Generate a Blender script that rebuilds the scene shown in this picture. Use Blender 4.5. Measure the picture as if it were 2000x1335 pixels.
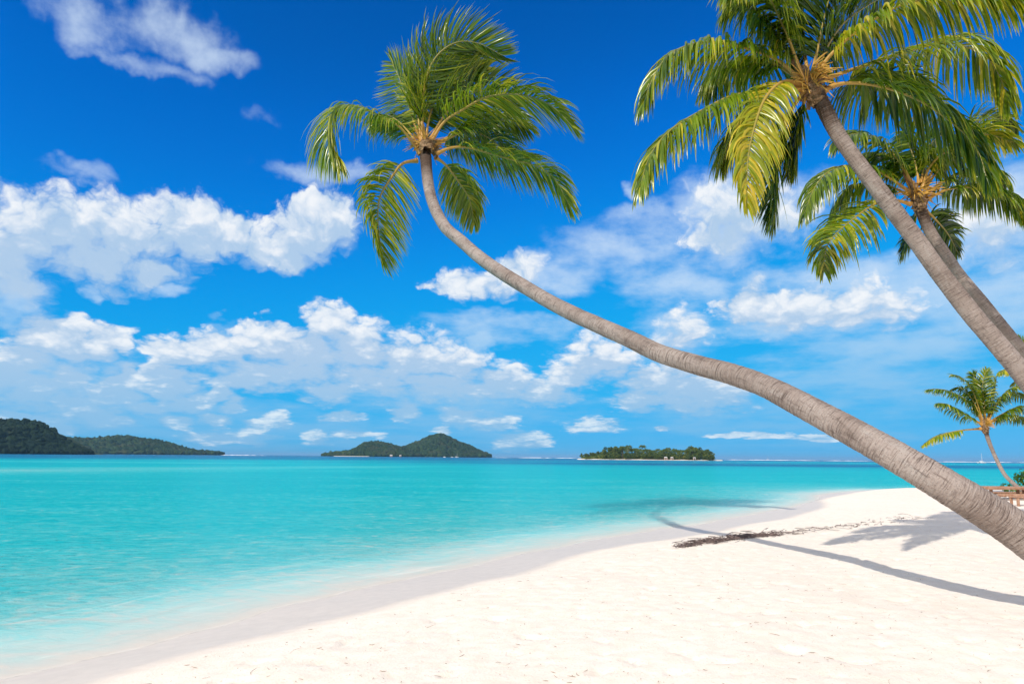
import bpy, math, random
import numpy as np

random.seed(7)
rng = np.random.default_rng(7)
scene = bpy.context.scene
for o in list(bpy.data.objects):
    bpy.data.objects.remove(o)

# ------------------------------------------------------------------ camera
F = 1333.0                                   # focal length in pixels of a 2000 px wide frame (24 mm)
PITCH = math.atan(224.5 / F)
ROLL = 0.00873
CAM = np.array([0.0, 0.0, 2.0])
cam_data = bpy.data.cameras.new('camera')
cam_data.lens = 24.0
cam_data.sensor_width = 36.0
cam_data.clip_start = 0.05
cam_data.clip_end = 90000.0
cam = bpy.data.objects.new('camera', cam_data)
scene.collection.objects.link(cam)
from mathutils import Matrix, Vector
cam.matrix_world = (Matrix.Translation(CAM) @ Matrix.Rotation(math.pi / 2 + PITCH, 4, 'X')
                    @ Matrix.Rotation(ROLL, 4, 'Z'))
scene.camera = cam

# ------------------------------------------------------------------ sun, exposure
SKY_STRENGTH = 0.085
SUN_A, SUN_B = 0.86, 0.92                    # shadow run (x, y) per metre of height
SUN_EL = math.atan(1 / math.hypot(SUN_A, SUN_B))
SUN_ROT = math.atan2(-SUN_A, -SUN_B)
sun_data = bpy.data.lights.new('sun', 'SUN')
sun_data.energy = 3.3
sun_data.angle = math.radians(0.53)
sun_data.color = (1.0, 0.93, 0.83)
sun = bpy.data.objects.new('sun', sun_data)
scene.collection.objects.link(sun)
sun.rotation_euler = Vector((SUN_A, SUN_B, -1)).to_track_quat('-Z', 'Y').to_euler()
scene.view_settings.view_transform = 'Standard'
scene.view_settings.look = 'None'
scene.view_settings.gamma = 1.0
scene.view_settings.use_curve_mapping = False
scene.view_settings.exposure = 0.35
scene.cycles.max_bounces = 6
scene.cycles.diffuse_bounces = 3
scene.cycles.glossy_bounces = 2
scene.cycles.transmission_bounces = 3
scene.cycles.transparent_max_bounces = 8
scene.cycles.caustics_reflective = False
scene.cycles.caustics_refractive = False
scene.cycles.use_denoising = True


def ray(u, v):
    """Direction in the world of a point of the photograph (2000 x 1335)."""
    x = (u - 1000) / F
    y = -(v - 667.5) / F
    c, s = math.cos(ROLL), math.sin(ROLL)
    x, y = c * x - s * y, s * x + c * y
    cp, sp = math.cos(PITCH), math.sin(PITCH)
    return np.array([x, cp - y * sp, sp + y * cp])


def at(u, v, Y):
    r = ray(u, v)
    return CAM + r * (Y / r[1])


def onz(u, v, z):
    r = ray(u, v)
    return CAM + r * ((z - CAM[2]) / r[2])


# ------------------------------------------------------------------ node helper
class NT:
    def __init__(self, tree):
        self.t = tree
        self.n = tree.nodes
        self.l = tree.links

    def add(self, kind, **kw):
        n = self.n.new(kind)
        for k, v in kw.items():
            setattr(n, k, v)
        return n

    def plug(self, sock, v):
        if v is None:
            return
        if hasattr(v, 'is_output') or isinstance(v, bpy.types.NodeSocket):
            self.l.new(v, sock)
        else:
            sock.default_value = v

    def math(self, op, a, b=None, c=None, clamp=False):
        n = self.n.new('ShaderNodeMath')
        n.operation = op
        n.use_clamp = clamp
        self.plug(n.inputs[0], a)
        self.plug(n.inputs[1], b)
        self.plug(n.inputs[2], c)
        return n.outputs[0]

    def vmath(self, op, a, b=None, c=None):
        n = self.n.new('ShaderNodeVectorMath')
        n.operation = op
        self.plug(n.inputs[0], a)
        if op == 'SCALE':
            self.plug(n.inputs['Scale'], b)
        else:
            self.plug(n.inputs[1], b)
            self.plug(n.inputs[2], c)
        return n.outputs['Value'] if op in ('DOT_PRODUCT', 'LENGTH') else n.outputs[0]

    def mix(self, f, a, b, blend='MIX'):
        n = self.n.new('ShaderNodeMix')
        n.data_type = 'RGBA'
        n.blend_type = blend
        n.clamp_factor = True
        self.plug(n.inputs[0], f)
        self.plug(n.inputs[6], a)
        self.plug(n.inputs[7], b)
        return n.outputs[2]

    def smooth(self, x, lo, hi, a=0.0, b=1.0):
        n = self.n.new('ShaderNodeMapRange')
        n.interpolation_type = 'SMOOTHSTEP'
        self.plug(n.inputs[0], x)
        for i, v in zip((1, 2, 3, 4), (lo, hi, a, b)):
            self.plug(n.inputs[i], v)
        return n.outputs[0]

    def lin(self, x, lo, hi, a=0.0, b=1.0):
        n = self.n.new('ShaderNodeMapRange')
        self.plug(n.inputs[0], x)
        for i, v in zip((1, 2, 3, 4), (lo, hi, a, b)):
            self.plug(n.inputs[i], v)
        return n.outputs[0]

    def noise(self, vec, scale, detail=3.0, rough=0.5, out='Fac', dist=0.0):
        n = self.n.new('ShaderNodeTexNoise')
        self.plug(n.inputs['Vector'], vec)
        n.inputs['Scale'].default_value = scale
        n.inputs['Detail'].default_value = detail
        n.inputs['Roughness'].default_value = rough
        n.inputs['Distortion'].default_value = dist
        return n.outputs[0 if out == 'Fac' else 1]

    def ramp(self, fac, stops, interp='LINEAR'):
        n = self.n.new('ShaderNodeValToRGB')
        cr = n.color_ramp
        cr.interpolation = interp
        while len(cr.elements) < len(stops):
            cr.elements.new(0.5)
        for e, (p, c) in zip(cr.elements, stops):
            e.position = p
            e.color = (*c, 1) if len(c) == 3 else c
        self.plug(n.inputs[0], fac)
        return n.outputs[0]

    def attr(self, name):
        n = self.n.new('ShaderNodeAttribute')
        n.attribute_name = name
        return n

    def comb(self, x, y, z=0.0):
        n = self.n.new('ShaderNodeCombineXYZ')
        self.plug(n.inputs[0], x)
        self.plug(n.inputs[1], y)
        self.plug(n.inputs[2], z)
        return n.outputs[0]


# ------------------------------------------------------------------ world: sky with clouds
def azel(u, v):
    r = ray(u, v)
    r = r / np.linalg.norm(r)
    return math.degrees(math.atan2(r[0], r[1])), math.degrees(math.asin(r[2]))


# cumulus lobes: (u, v, ru, rv) in the photograph's pixels, turned into compass direction and height in degrees
PUFFS = [
    (110, 455, 140, 84), (20, 500, 110, 90), (235, 450, 115, 72), (200, 515, 150, 56), (350, 430, 95, 58), (30, 560, 80, 40),
    (440, 446, 90, 52), (320, 525, 95, 32), (520, 478, 75, 40), (596, 458, 74, 66), (645, 425, 70, 60), (570, 505, 46, 34), (360, 470, 90, 40),
    (75, 655, 82, 38), (130, 660, 80, 36), (205, 668, 66, 32), (110, 690, 140, 17),
    (10, 730, 62, 58), (70, 765, 74, 48), (130, 735, 50, 44), (245, 735, 46, 30), (225, 768, 70, 32), (195, 815, 76, 26),
    (330, 758, 70, 28), (372, 785, 60, 26), (455, 792, 28, 14), (345, 828, 36, 14), (540, 822, 28, 20), (70, 815, 90, 26), (430, 775, 40, 18),
    (345, 690, 62, 38), (430, 682, 76, 42), (520, 664, 70, 44), (640, 640, 62, 40), (600, 690, 106, 54), (700, 682, 90, 54),
    (800, 700, 96, 58), (770, 742, 140, 44), (560, 724, 160, 40), (340, 730, 70, 24), (890, 708, 80, 46), (470, 745, 80, 24),
    (980, 744, 74, 40), (1066, 762, 62, 32), (870, 760, 130, 30), (648, 767, 54, 28),
    (930, 556, 88, 34), (1012, 530, 62, 38), (880, 562, 48, 15),
    (1300, 748, 100, 48), (1385, 762, 96, 40), (1248, 780, 58, 26), (1330, 788, 130, 20), (1170, 702, 84, 46), (1110, 735, 60, 30),
    (670, 815, 44, 10), (790, 800, 30, 20), (900, 812, 50, 22), (960, 822, 56, 20), (1020, 862, 56, 20), (616, 855, 28, 20),
    (1415, 435, 105, 100, 0.6), (1490, 425, 125, 70, 0.6), (1460, 595, 78, 54, 0.55), (1560, 605, 160, 64, 0.6), (1680, 600, 150, 60, 0.65), (1940, 440, 125, 90, 0.65), (1330, 650, 72, 52, 0.6), (160, 790, 70, 26, 0.2), (290, 800, 50, 22, 0.2), (60, 700, 50, 24, 0.2), (420, 820, 40, 14, 0.2), (500, 835, 40, 12, 0.3),
    (1160, 830, 66, 16), (1302, 834, 18, 6), (1470, 852, 100, 7), (1620, 852, 80, 6), (100, 836, 70, 18), (450, 855, 90, 15), (700, 850, 60, 8), (860, 842, 18, 10),
]
# soft, thin cloud
VEILS = [
    (170, 35, 170, 56, 0.3), (330, 50, 130, 66, 0.1), (420, 100, 90, 40, 0.45), (280, 120, 160, 30, 0.6), (500, 225, 80, 34, 0.85), (165, 345, 100, 30, 0.75), (660, 340, 160, 30, 0.6),
    (1420, 430, 110, 105), (1500, 420, 150, 84), (1560, 590, 190, 84), (1680, 590, 180, 80), (1780, 560, 170, 90),
    (1950, 420, 150, 130), (1960, 600, 220, 100), (1320, 650, 100, 60), (1240, 480, 190, 90, 0.6), (1090, 540, 120, 50, 0.3),
    (1650, 760, 420, 80, 0.5), (1500, 830, 420, 50, 0.5), (300, 830, 460, 76), (700, 850, 420, 46, 0.3), (80, 770, 260, 100),
    (1000, 640, 220, 40, 0.6), (1750, 680, 280, 70, 0.4), (430, 640, 50, 22, 0.4), (1230, 375, 26, 18, 0.4), (1330, 560, 150, 60, 0.5),
    (20, 590, 80, 54), (1250, 420, 150, 30, 0.7), (900, 800, 300, 60, 0.4), (180, 580, 24, 16, 0.4), (340, 570, 40, 16, 0.5), (945, 665, 40, 18, 0.3),
]


def blob_group(name, blobs, k):
    g = bpy.data.node_groups.new(name, 'ShaderNodeTree')
    g.interface.new_socket('P', in_out='INPUT', socket_type='NodeSocketVector')
    g.interface.new_socket('F', in_out='OUTPUT', socket_type='NodeSocketFloat')
    n = NT(g)
    gi = g.nodes.new('NodeGroupInput')
    go = g.nodes.new('NodeGroupOutput')
    prev = None
    for (u, v, ru, rv, *thin) in blobs:
        z0 = thin[0] if thin else 0.0                 # > 0 for a thinner, fainter cloud
        a, e = azel(u, v)
        sa = (azel(u + 5, v)[0] - azel(u - 5, v)[0]) / 10
        se = (azel(u, v - 5)[1] - azel(u, v + 5)[1]) / 10
        ia, ie = 1 / (ru * sa), 1 / (rv * se)
        q = n.vmath('MULTIPLY_ADD', gi.outputs[0], (ia, ie, 0), (-a * ia, -e * ie, z0))
        d = n.vmath('DOT_PRODUCT', q, q)
        prev = d if prev is None else n.math('SMOOTH_MIN', prev, d, k)
    f = n.math('SUBTRACT', 1.0, prev)
    g.links.new(f, go.inputs[0])
    return g


def build_world():
    w = bpy.data.worlds.new('World')
    scene.world = w
    w.use_nodes = True
    n = NT(w.node_tree)
    w.node_tree.nodes.clear()
    out = n.add('ShaderNodeOutputWorld')
    sky = n.add('ShaderNodeTexSky', sky_type='NISHITA')
    sky.sun_disc = False
    sky.sun_elevation = SUN_EL
    sky.sun_rotation = SUN_ROT
    sky.altitude = 0.0
    sky.air_density = 1.0
    sky.dust_density = 0.15
    sky.ozone_density = 3.0
    K = SKY_STRENGTH * 2 ** scene.view_settings.exposure
    grade = n.add('ShaderNodeRGBCurve')                    # the deep saturated blue of a polarised sky, the same in every direction
    mp = grade.mapping
    mp.extend = 'HORIZONTAL'
    for ci, pts in enumerate([
        [(0, 0), (0.25, 0.004), (0.45, 0.02), (0.75, 0.05), (1.0, 0.075)],
        [(0, 0), (0.10, 0.055), (0.162, 0.104), (0.209, 0.158), (0.386, 0.345), (0.6, 0.43), (0.9, 0.47), (1.0, 0.48)],
        [(0, 0), (0.2, 0.26), (0.305, 0.46), (0.376, 0.63), (0.5, 0.79), (0.60, 0.85), (1.0, 0.90)],
    ]):
        c = mp.curves[ci]
        c.points[0].location = pts[0]
        c.points[1].location = pts[-1]
        for p in pts[1:-1]:
            c.points.new(*p)
    mp.update()
    n.l.new(n.vmath('SCALE', sky.outputs[0], K), grade.inputs['Color'])
    skyc = grade.outputs[0]

    tc = n.add('ShaderNodeTexCoord')
    D = tc.outputs['Generated']
    sx = n.add('ShaderNodeSeparateXYZ')
    n.l.new(D, sx.inputs[0])
    az = n.math('MULTIPLY', n.math('ARCTAN2', sx.outputs[0], sx.outputs[1]), 180 / math.pi)
    el = n.math('MULTIPLY', n.math('ARCSINE', sx.outputs[2]), 180 / math.pi)
    P = n.comb(az, el)

    def noise2(vec, scale, detail, rough, out=0):
        nd = n.add('ShaderNodeTexNoise', noise_dimensions='2D')
        n.l.new(vec, nd.inputs['Vector'])
        nd.inputs['Scale'].default_value = scale
        nd.inputs['Detail'].default_value = detail
        nd.inputs['Roughness'].default_value = rough
        return nd.outputs[out]

    def use(g, vec):
        nd = n.add('ShaderNodeGroup')
        nd.node_tree = g
        n.l.new(vec, nd.inputs[0])
        return nd.outputs[0]

    def cloud_colours(el):
        c_lit = n.mix(n.smooth(el, 0.0, 9.0), (0.74, 0.88, 0.97, 1), (0.93, 0.955, 0.985, 1))
        c_sh = n.mix(n.smooth(el, 1.0, 9.0), (0.26, 0.54, 0.82, 1), (0.45, 0.62, 0.83, 1))
        return c_lit, c_sh

    # ---- the clouds of the view
    # noise plane: farther (lower) clouds look finer and flatter
    ly = n.math('MULTIPLY', n.math('LOGARITHM', n.math('DIVIDE', n.math('ADD', n.math('MAXIMUM', el, -2.0), 4.0), 4.0), math.e), 25.0)
    Pn = n.comb(az, ly)
    w1 = noise2(Pn, 0.15, 3.0, 0.5, 1)
    w2 = noise2(Pn, 0.55, 3.0, 0.5, 1)
    off = n.vmath('ADD', n.vmath('SCALE', n.vmath('SUBTRACT', w1, (0.5, 0.5, 0.5)), 3.0),
                  n.vmath('SCALE', n.vmath('SUBTRACT', w2, (0.5, 0.5, 0.5)), 1.7))
    off = n.vmath('SCALE', off, n.smooth(el, 0.0, 16.0, 0.42, 1.0))
    Pw = n.vmath('ADD', P, n.vmath('MULTIPLY', off, (1, 1, 0)))
    vor = n.add('ShaderNodeTexVoronoi', feature='F1', voronoi_dimensions='2D')
    n.l.new(n.vmath('ADD', Pn, n.vmath('SCALE', off, 0.8)), vor.inputs['Vector'])
    vor.inputs['Scale'].default_value = 0.46
    vor.inputs['Detail'].default_value = 3.0
    vor.inputs['Roughness'].default_value = 0.5
    vor.inputs['Lacunarity'].default_value = 2.3
    bil = n.math('SUBTRACT', 0.40, vor.outputs['Distance'])            # cauliflower relief
    fine = n.math('SUBTRACT', noise2(Pn, 0.55, 6.0, 0.58), 0.5)
    crisp = n.smooth(n.noise(D, 2.3, 1.0, 0.5), 0.35, 0.62)
    fine2 = n.math('MULTIPLY', n.math('SUBTRACT', noise2(Pn, 1.9, 4.0, 0.6), 0.5), n.smooth(el, 10.0, 3.0, 0.0, 0.7))
    rel = n.math('ADD', n.math('ADD', n.math('MULTIPLY', bil, 0.95), n.math('MULTIPLY', fine, 0.42)), fine2)
    puff = blob_group('cumulus_lobes', PUFFS, 0.3)
    veil = blob_group('veil_lobes', VEILS, 0.4)
    F0 = use(puff, Pw)
    F1 = use(puff, n.vmath('ADD', Pw, n.vmath('SCALE', (-0.9, 2.7, 0), n.smooth(el, 0.0, 16.0, 0.36, 1.0))))
    G0 = n.math('ADD', n.math('ADD', F0, rel), n.smooth(el, 14.0, 4.0, 0.68, 0.86))
    topness = n.smooth(n.math('SUBTRACT', F0, F1), -0.35, 0.45)          # crisp sunlit tops, soft bases
    a0 = n.smooth(G0, 0.0, n.lin(topness, 0.0, 1.0, 1.5, n.lin(crisp, 0.0, 1.0, 1.15, 0.75)))
    thick = n.math('ADD', n.math('MULTIPLY', n.math('MAXIMUM', F1, -0.6), 0.62), n.math('MULTIPLY', rel, -1.0))
    shade = n.smooth(thick, -0.55, 0.68)
    c_lit, c_sh = cloud_colours(el)
    cum = n.mix(shade, c_lit, c_sh)
    streak = noise2(n.vmath('MULTIPLY', Pn, (1.0, 1.7, 0)), 0.16, 7.0, 0.6)
    V0 = use(veil, Pw)
    va = n.smooth(n.math('ADD', V0, n.math('MULTIPLY', n.math('SUBTRACT', streak, 0.5), 2.6)), -0.3, 1.3)
    va = n.math('MULTIPLY', va, 0.74)
    c_veil = n.mix(n.smooth(el, 0.0, 16.0), (0.20, 0.52, 0.84, 1), (0.66, 0.80, 0.96, 1))
    col = n.mix(va, skyc, c_veil)
    col = n.mix(n.math('MULTIPLY', a0, 0.97), col, cum)
    bg_view = n.add('ShaderNodeBackground')
    n.l.new(n.vmath('SCALE', col, 1 / K), bg_view.inputs[0])
    bg_view.inputs[1].default_value = SKY_STRENGTH

    # ---- unseen rest of the sky: whiter, warmer, denser cloud added for neutral fill
    gen = n.noise(n.vmath('MULTIPLY', D, (1, 1, 1.8)), 3.0, 5.0, 0.55)
    ga = n.smooth(gen, 0.37, 0.54)
    g_lit, g_sh = (1.02, 0.98, 0.93, 1), (0.62, 0.66, 0.70, 1)
    gcol = n.mix(n.math('MULTIPLY', ga, 0.95), skyc, n.mix(n.smooth(gen, 0.5, 0.75), g_lit, g_sh))
    bg_rest = n.add('ShaderNodeBackground')
    n.l.new(n.vmath('SCALE', gcol, 1 / K), bg_rest.inputs[0])
    bg_rest.inputs[1].default_value = SKY_STRENGTH

    beyond = n.math('MAXIMUM', n.smooth(n.math('ABSOLUTE', az), 43.0, 58.0), n.smooth(el, 40.0, 52.0))
    beyond = n.math('MAXIMUM', beyond, n.math('LESS_THAN', el, -1.0))
    mx = n.add('ShaderNodeMixShader')
    n.l.new(beyond, mx.inputs[0])
    n.l.new(bg_view.outputs[0], mx.inputs[1])
    n.l.new(bg_rest.outputs[0], mx.inputs[2])
    n.l.new(mx.outputs[0], out.inputs[0])
    w.cycles.sampling_method = 'MANUAL'
    w.cycles.sample_map_resolution = 512


build_world()

# ------------------------------------------------------------------ general mesh helpers
COL = scene.collection


def mesh_obj(name, verts, faces, mat=None, parent=None, smooth=True, attrs=None, sharp=False):
    """verts (n,3) array; faces: (m,4) / (m,3) array or list of index lists."""
    me = bpy.data.meshes.new(name)
    verts = np.asarray(verts, dtype=np.float32)
    if isinstance(faces, np.ndarray):
        k = faces.shape[1]
        m = len(faces)
        me.vertices.add(len(verts))
        me.vertices.foreach_set('co', verts.ravel())
        me.loops.add(m * k)
        me.loops.foreach_set('vertex_index', faces.astype(np.int32).ravel())
        me.polygons.add(m)
        me.polygons.foreach_set('loop_start', np.arange(0, m * k, k, dtype=np.int32))
        me.polygons.foreach_set('loop_total', np.full(m, k, dtype=np.int32))
        me.update(calc_edges=True)
    else:
        me.from_pydata(verts.tolist(), [], faces)
        me.update()
    me.polygons.foreach_set('use_smooth', np.full(len(me.polygons), smooth, dtype=bool))
    for an, arr in (attrs or {}).items():
        arr = np.asarray(arr, dtype=np.float32)
        if arr.ndim == 1:
            a = me.attributes.new(an, 'FLOAT', 'POINT')
            a.data.foreach_set('value', arr)
        else:
            a = me.attributes.new(an, 'FLOAT_VECTOR', 'POINT')
            a.data.foreach_set('vector', arr.ravel())
    if mat:
        me.materials.append(mat)
    o = bpy.data.objects.new(name, me)
    COL.objects.link(o)
    if parent is not None:
        o.parent = parent
    return o


def empty(name, loc=(0, 0, 0)):
    o = bpy.data.objects.new(name, None)
    o.empty_display_size = 0.2
    COL.objects.link(o)
    o.location = loc
    return o


def tag(o, label=None, cat=None, group=None, kind=None):
    if label:
        o['label'] = label
    if cat:
        o['category'] = cat
    if group:
        o['group'] = group
    if kind:
        o['kind'] = kind
    return o


def child(o, parent):
    """Parent o (built in world coordinates) under an unrotated Empty."""
    o.parent = parent
    o.location = Vector(o.location) - Vector(parent.location)
    return o


def nrm(v):
    v = np.asarray(v, dtype=float)
    return v / (np.linalg.norm(v, axis=-1, keepdims=True) + 1e-12)


def spline(pts, n):
    """Catmull-Rom through pts, n samples evenly spaced in length."""
    p = np.asarray(pts, dtype=float)
    p = np.vstack([2 * p[0] - p[1], p, 2 * p[-1] - p[-2]])
    out = []
    for i in range(1, len(p) - 2):
        t = np.linspace(0, 1, 24, endpoint=False)[:, None]
        a, b, c, d = p[i - 1], p[i], p[i + 1], p[i + 2]
        out.append(0.5 * (2 * b + (c - a) * t + (2 * a - 5 * b + 4 * c - d) * t ** 2 + (3 * b - a - 3 * c + d) * t ** 3))
    out = np.vstack(out + [p[-2][None]])
    s = np.concatenate([[0], np.cumsum(np.linalg.norm(np.diff(out[:, :3], axis=0), axis=1))])
    q = np.linspace(0, s[-1], n)
    return np.stack([np.interp(q, s, out[:, k]) for k in range(out.shape[1])], axis=1), s[-1]


def frames(C):
    T = nrm(np.gradient(C, axis=0))
    ref = np.array([0.13, -0.95, 0.2])
    A = nrm(np.cross(T, ref))
    B = np.cross(A, T)
    return T, A, B


def tube(C, R, sides, radial=None):
    """Skin a curve; radial(i, theta) scales the radius. Returns verts, quads, (theta, index)."""
    T, A, B = frames(C)
    th = np.linspace(0, 2 * math.pi, sides, endpoint=False)
    rr = np.asarray(R)[:, None] * np.ones(sides)[None]
    if radial is not None:
        rr = rr * radial
    V = C[:, None, :] + rr[..., None] * (np.cos(th)[None, :, None] * A[:, None, :] + np.sin(th)[None, :, None] * B[:, None, :])
    n = len(C)
    i = np.arange(n - 1)[:, None]
    j = np.arange(sides)[None]
    jn = (j + 1) % sides
    Q = np.stack([i * sides + j, i * sides + jn, (i + 1) * sides + jn, (i + 1) * sides + j], axis=-1).reshape(-1, 4)
    return V.reshape(-1, 3), Q, th


class Bag:
    """Collects quads / triangles (as quads with a repeated vertex avoided) for ONE mesh object."""

    def __init__(self):
        self.v, self.f, self.a, self.n = [], [], {}, 0

    def add(self, V, Fc, **attrs):
        V = np.asarray(V, dtype=float)
        self.v.append(V)
        self.f.append(np.asarray(Fc) + self.n)
        for k, x in attrs.items():
            x = np.asarray(x, dtype=float)
            if x.ndim == 0:
                x = np.full(len(V), float(x))
            self.a.setdefault(k, []).append(x)
        self.n += len(V)

    def build(self, name, mat, parent=None, smooth=True):
        return mesh_obj(name, np.vstack(self.v), np.vstack(self.f), mat, parent, smooth,
                        {k: np.concatenate(x) for k, x in self.a.items()})


BOXF = np.array([[0, 3, 2, 1], [4, 5, 6, 7], [0, 1, 5, 4], [1, 2, 6, 5], [2, 3, 7, 6], [3, 0, 4, 7]])


def box(cx, cy, cz, sx, sy, sz, rz=0.0):
    x, y, z = sx / 2, sy / 2, sz / 2
    V = np.array([[-x, -y, -z], [x, -y, -z], [x, y, -z], [-x, y, -z], [-x, -y, z], [x, -y, z], [x, y, z], [-x, y, z]])
    c, s = math.cos(rz), math.sin(rz)
    V = V @ np.array([[c, s, 0], [-s, c, 0], [0, 0, 1]])
    return V + np.array([cx, cy, cz]), BOXF


def bevel_box(cx, cy, cz, sx, sy, sz, rz=0.0, b=0.01):
    """Box with chamfered long edges (x is the long axis)."""
    x, y, z = sx / 2, sy / 2, sz / 2
    sec = [(-y + b, -z), (y - b, -z), (y, -z + b), (y, z - b), (y - b, z), (-y + b, z), (-y, z - b), (-y, -z + b)]
    V = np.array([[xx, q[0], q[1]] for xx in (-x, x) for q in sec])
    Fc = [[i, (i + 1) % 8, 8 + (i + 1) % 8, 8 + i] for i in range(8)]
    Fc += [[0, 7, 6, 1], [1, 6, 5, 2], [2, 5, 4, 3], [8, 9, 14, 15], [9, 10, 13, 14], [10, 11, 12, 13]]
    c, s = math.cos(rz), math.sin(rz)
    V = V @ np.array([[c, s, 0], [-s, c, 0], [0, 0, 1]])
    return V + np.array([cx, cy, cz]), np.array(Fc)


# ---- 2D noise in numpy
_perm = rng.permutation(4096)
_grad = rng.uniform(0, 2 * math.pi, 4096)


def perlin(x, y):
    xi, yi = np.floor(x).astype(int), np.floor(y).astype(int)
    xf, yf = x - xi, y - yi

    def g(ix, iy, dx, dy):
        a = _grad[_perm[(ix + _perm[iy & 4095]) & 4095]]
        return np.cos(a) * dx + np.sin(a) * dy
    u = xf * xf * xf * (xf * (xf * 6 - 15) + 10)
    v = yf * yf * yf * (yf * (yf * 6 - 15) + 10)
    a = g(xi, yi, xf, yf) * (1 - u) + g(xi + 1, yi, xf - 1, yf) * u
    b = g(xi, yi + 1, xf, yf - 1) * (1 - u) + g(xi + 1, yi + 1, xf - 1, yf - 1) * u
    return a * (1 - v) + b * v


def fbm(x, y, octaves=4, gain=0.5):
    s, a, t = 0, 1.0, 0
    for k in range(octaves):
        s = s + a * perlin(x * 2 ** k + 17.3 * k, y * 2 ** k - 9.1 * k)
        t += a
        a *= gain
    return s / t


# ------------------------------------------------------------------ materials
def new_mat(name):
    m = bpy.data.materials.new(name)
    m.use_nodes = True
    m.node_tree.nodes.clear()
    n = NT(m.node_tree)
    out = n.add('ShaderNodeOutputMaterial')
    return m, n, out


def principled(n, base, rough=0.6, spec=0.4, normal=None):
    p = n.add('ShaderNodeBsdfPrincipled')
    n.plug(p.inputs['Base Color'], base)
    n.plug(p.inputs['Roughness'], rough)
    p.inputs['Specular IOR Level'].default_value = spec
    if normal is not None:
        n.l.new(normal, p.inputs['Normal'])
    return p


def bump(n, h, strength, dist):
    b = n.add('ShaderNodeBump')
    b.inputs['Strength'].default_value = strength
    b.inputs['Distance'].default_value = dist
    n.l.new(h, b.inputs['Height'])
    return b.outputs[0]


def simple_mat(name, c1, c2, scale=8.0, rough=0.6, spec=0.3, detail=4.0, bstr=0.3, bdist=0.01):
    m, n, out = new_mat(name)
    tc = n.add('ShaderNodeTexCoord')
    f = n.noise(tc.outputs['Object'], scale, detail, 0.6)
    col = n.mix(n.smooth(f, 0.3, 0.7), (*c1, 1), (*c2, 1))
    p = principled(n, col, rough, spec, bump(n, f, bstr, bdist))
    n.l.new(p.outputs[0], out.inputs[0])
    return m


def make_sand_mat():
    m, n, out = new_mat('coral_sand')
    geo = n.add('ShaderNodeNewGeometry')
    P = geo.outputs['Position']
    wet = n.attr('wet').outputs['Fac']
    big = n.noise(P, 0.55, 4.0, 0.55)
    mid = n.noise(P, 6.0, 6.0, 0.62)
    grain = n.noise(P, 240.0, 2.0, 0.6)
    clump = n.noise(P, 38.0, 4.0, 0.6)
    c = n.mix(n.smooth(mid, 0.3, 0.72), (0.83, 0.735, 0.62, 1), (0.89, 0.81, 0.71, 1))
    c = n.mix(n.math('MULTIPLY', n.smooth(big, 0.45, 0.7), 0.3), c, (0.80, 0.70, 0.60, 1))
    c = n.mix(n.math('MULTIPLY', n.smooth(clump, 0.55, 0.72), 0.5), c, (0.62, 0.50, 0.39, 1))
    c = n.mix(n.math('MULTIPLY', n.smooth(grain, 0.62, 0.8), 0.35), c, (0.58, 0.47, 0.36, 1))
    wetc = n.mix(n.smooth(mid, 0.3, 0.7), (0.64, 0.565, 0.485, 1), (0.695, 0.615, 0.53, 1))
    c = n.mix(wet, c, wetc)
    rough = n.lin(wet, 0.0, 1.0, 0.95, 0.42)
    h = n.math('ADD', n.math('MULTIPLY', clump, 0.9), n.math('MULTIPLY', grain, 0.25))
    h = n.math('MULTIPLY', h, n.lin(wet, 0.0, 0.7, 1.0, 0.04))
    p = principled(n, c, rough, 0.25, bump(n, h, 0.6, 0.013))
    n.l.new(p.outputs[0], out.inputs[0])
    return m


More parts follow.
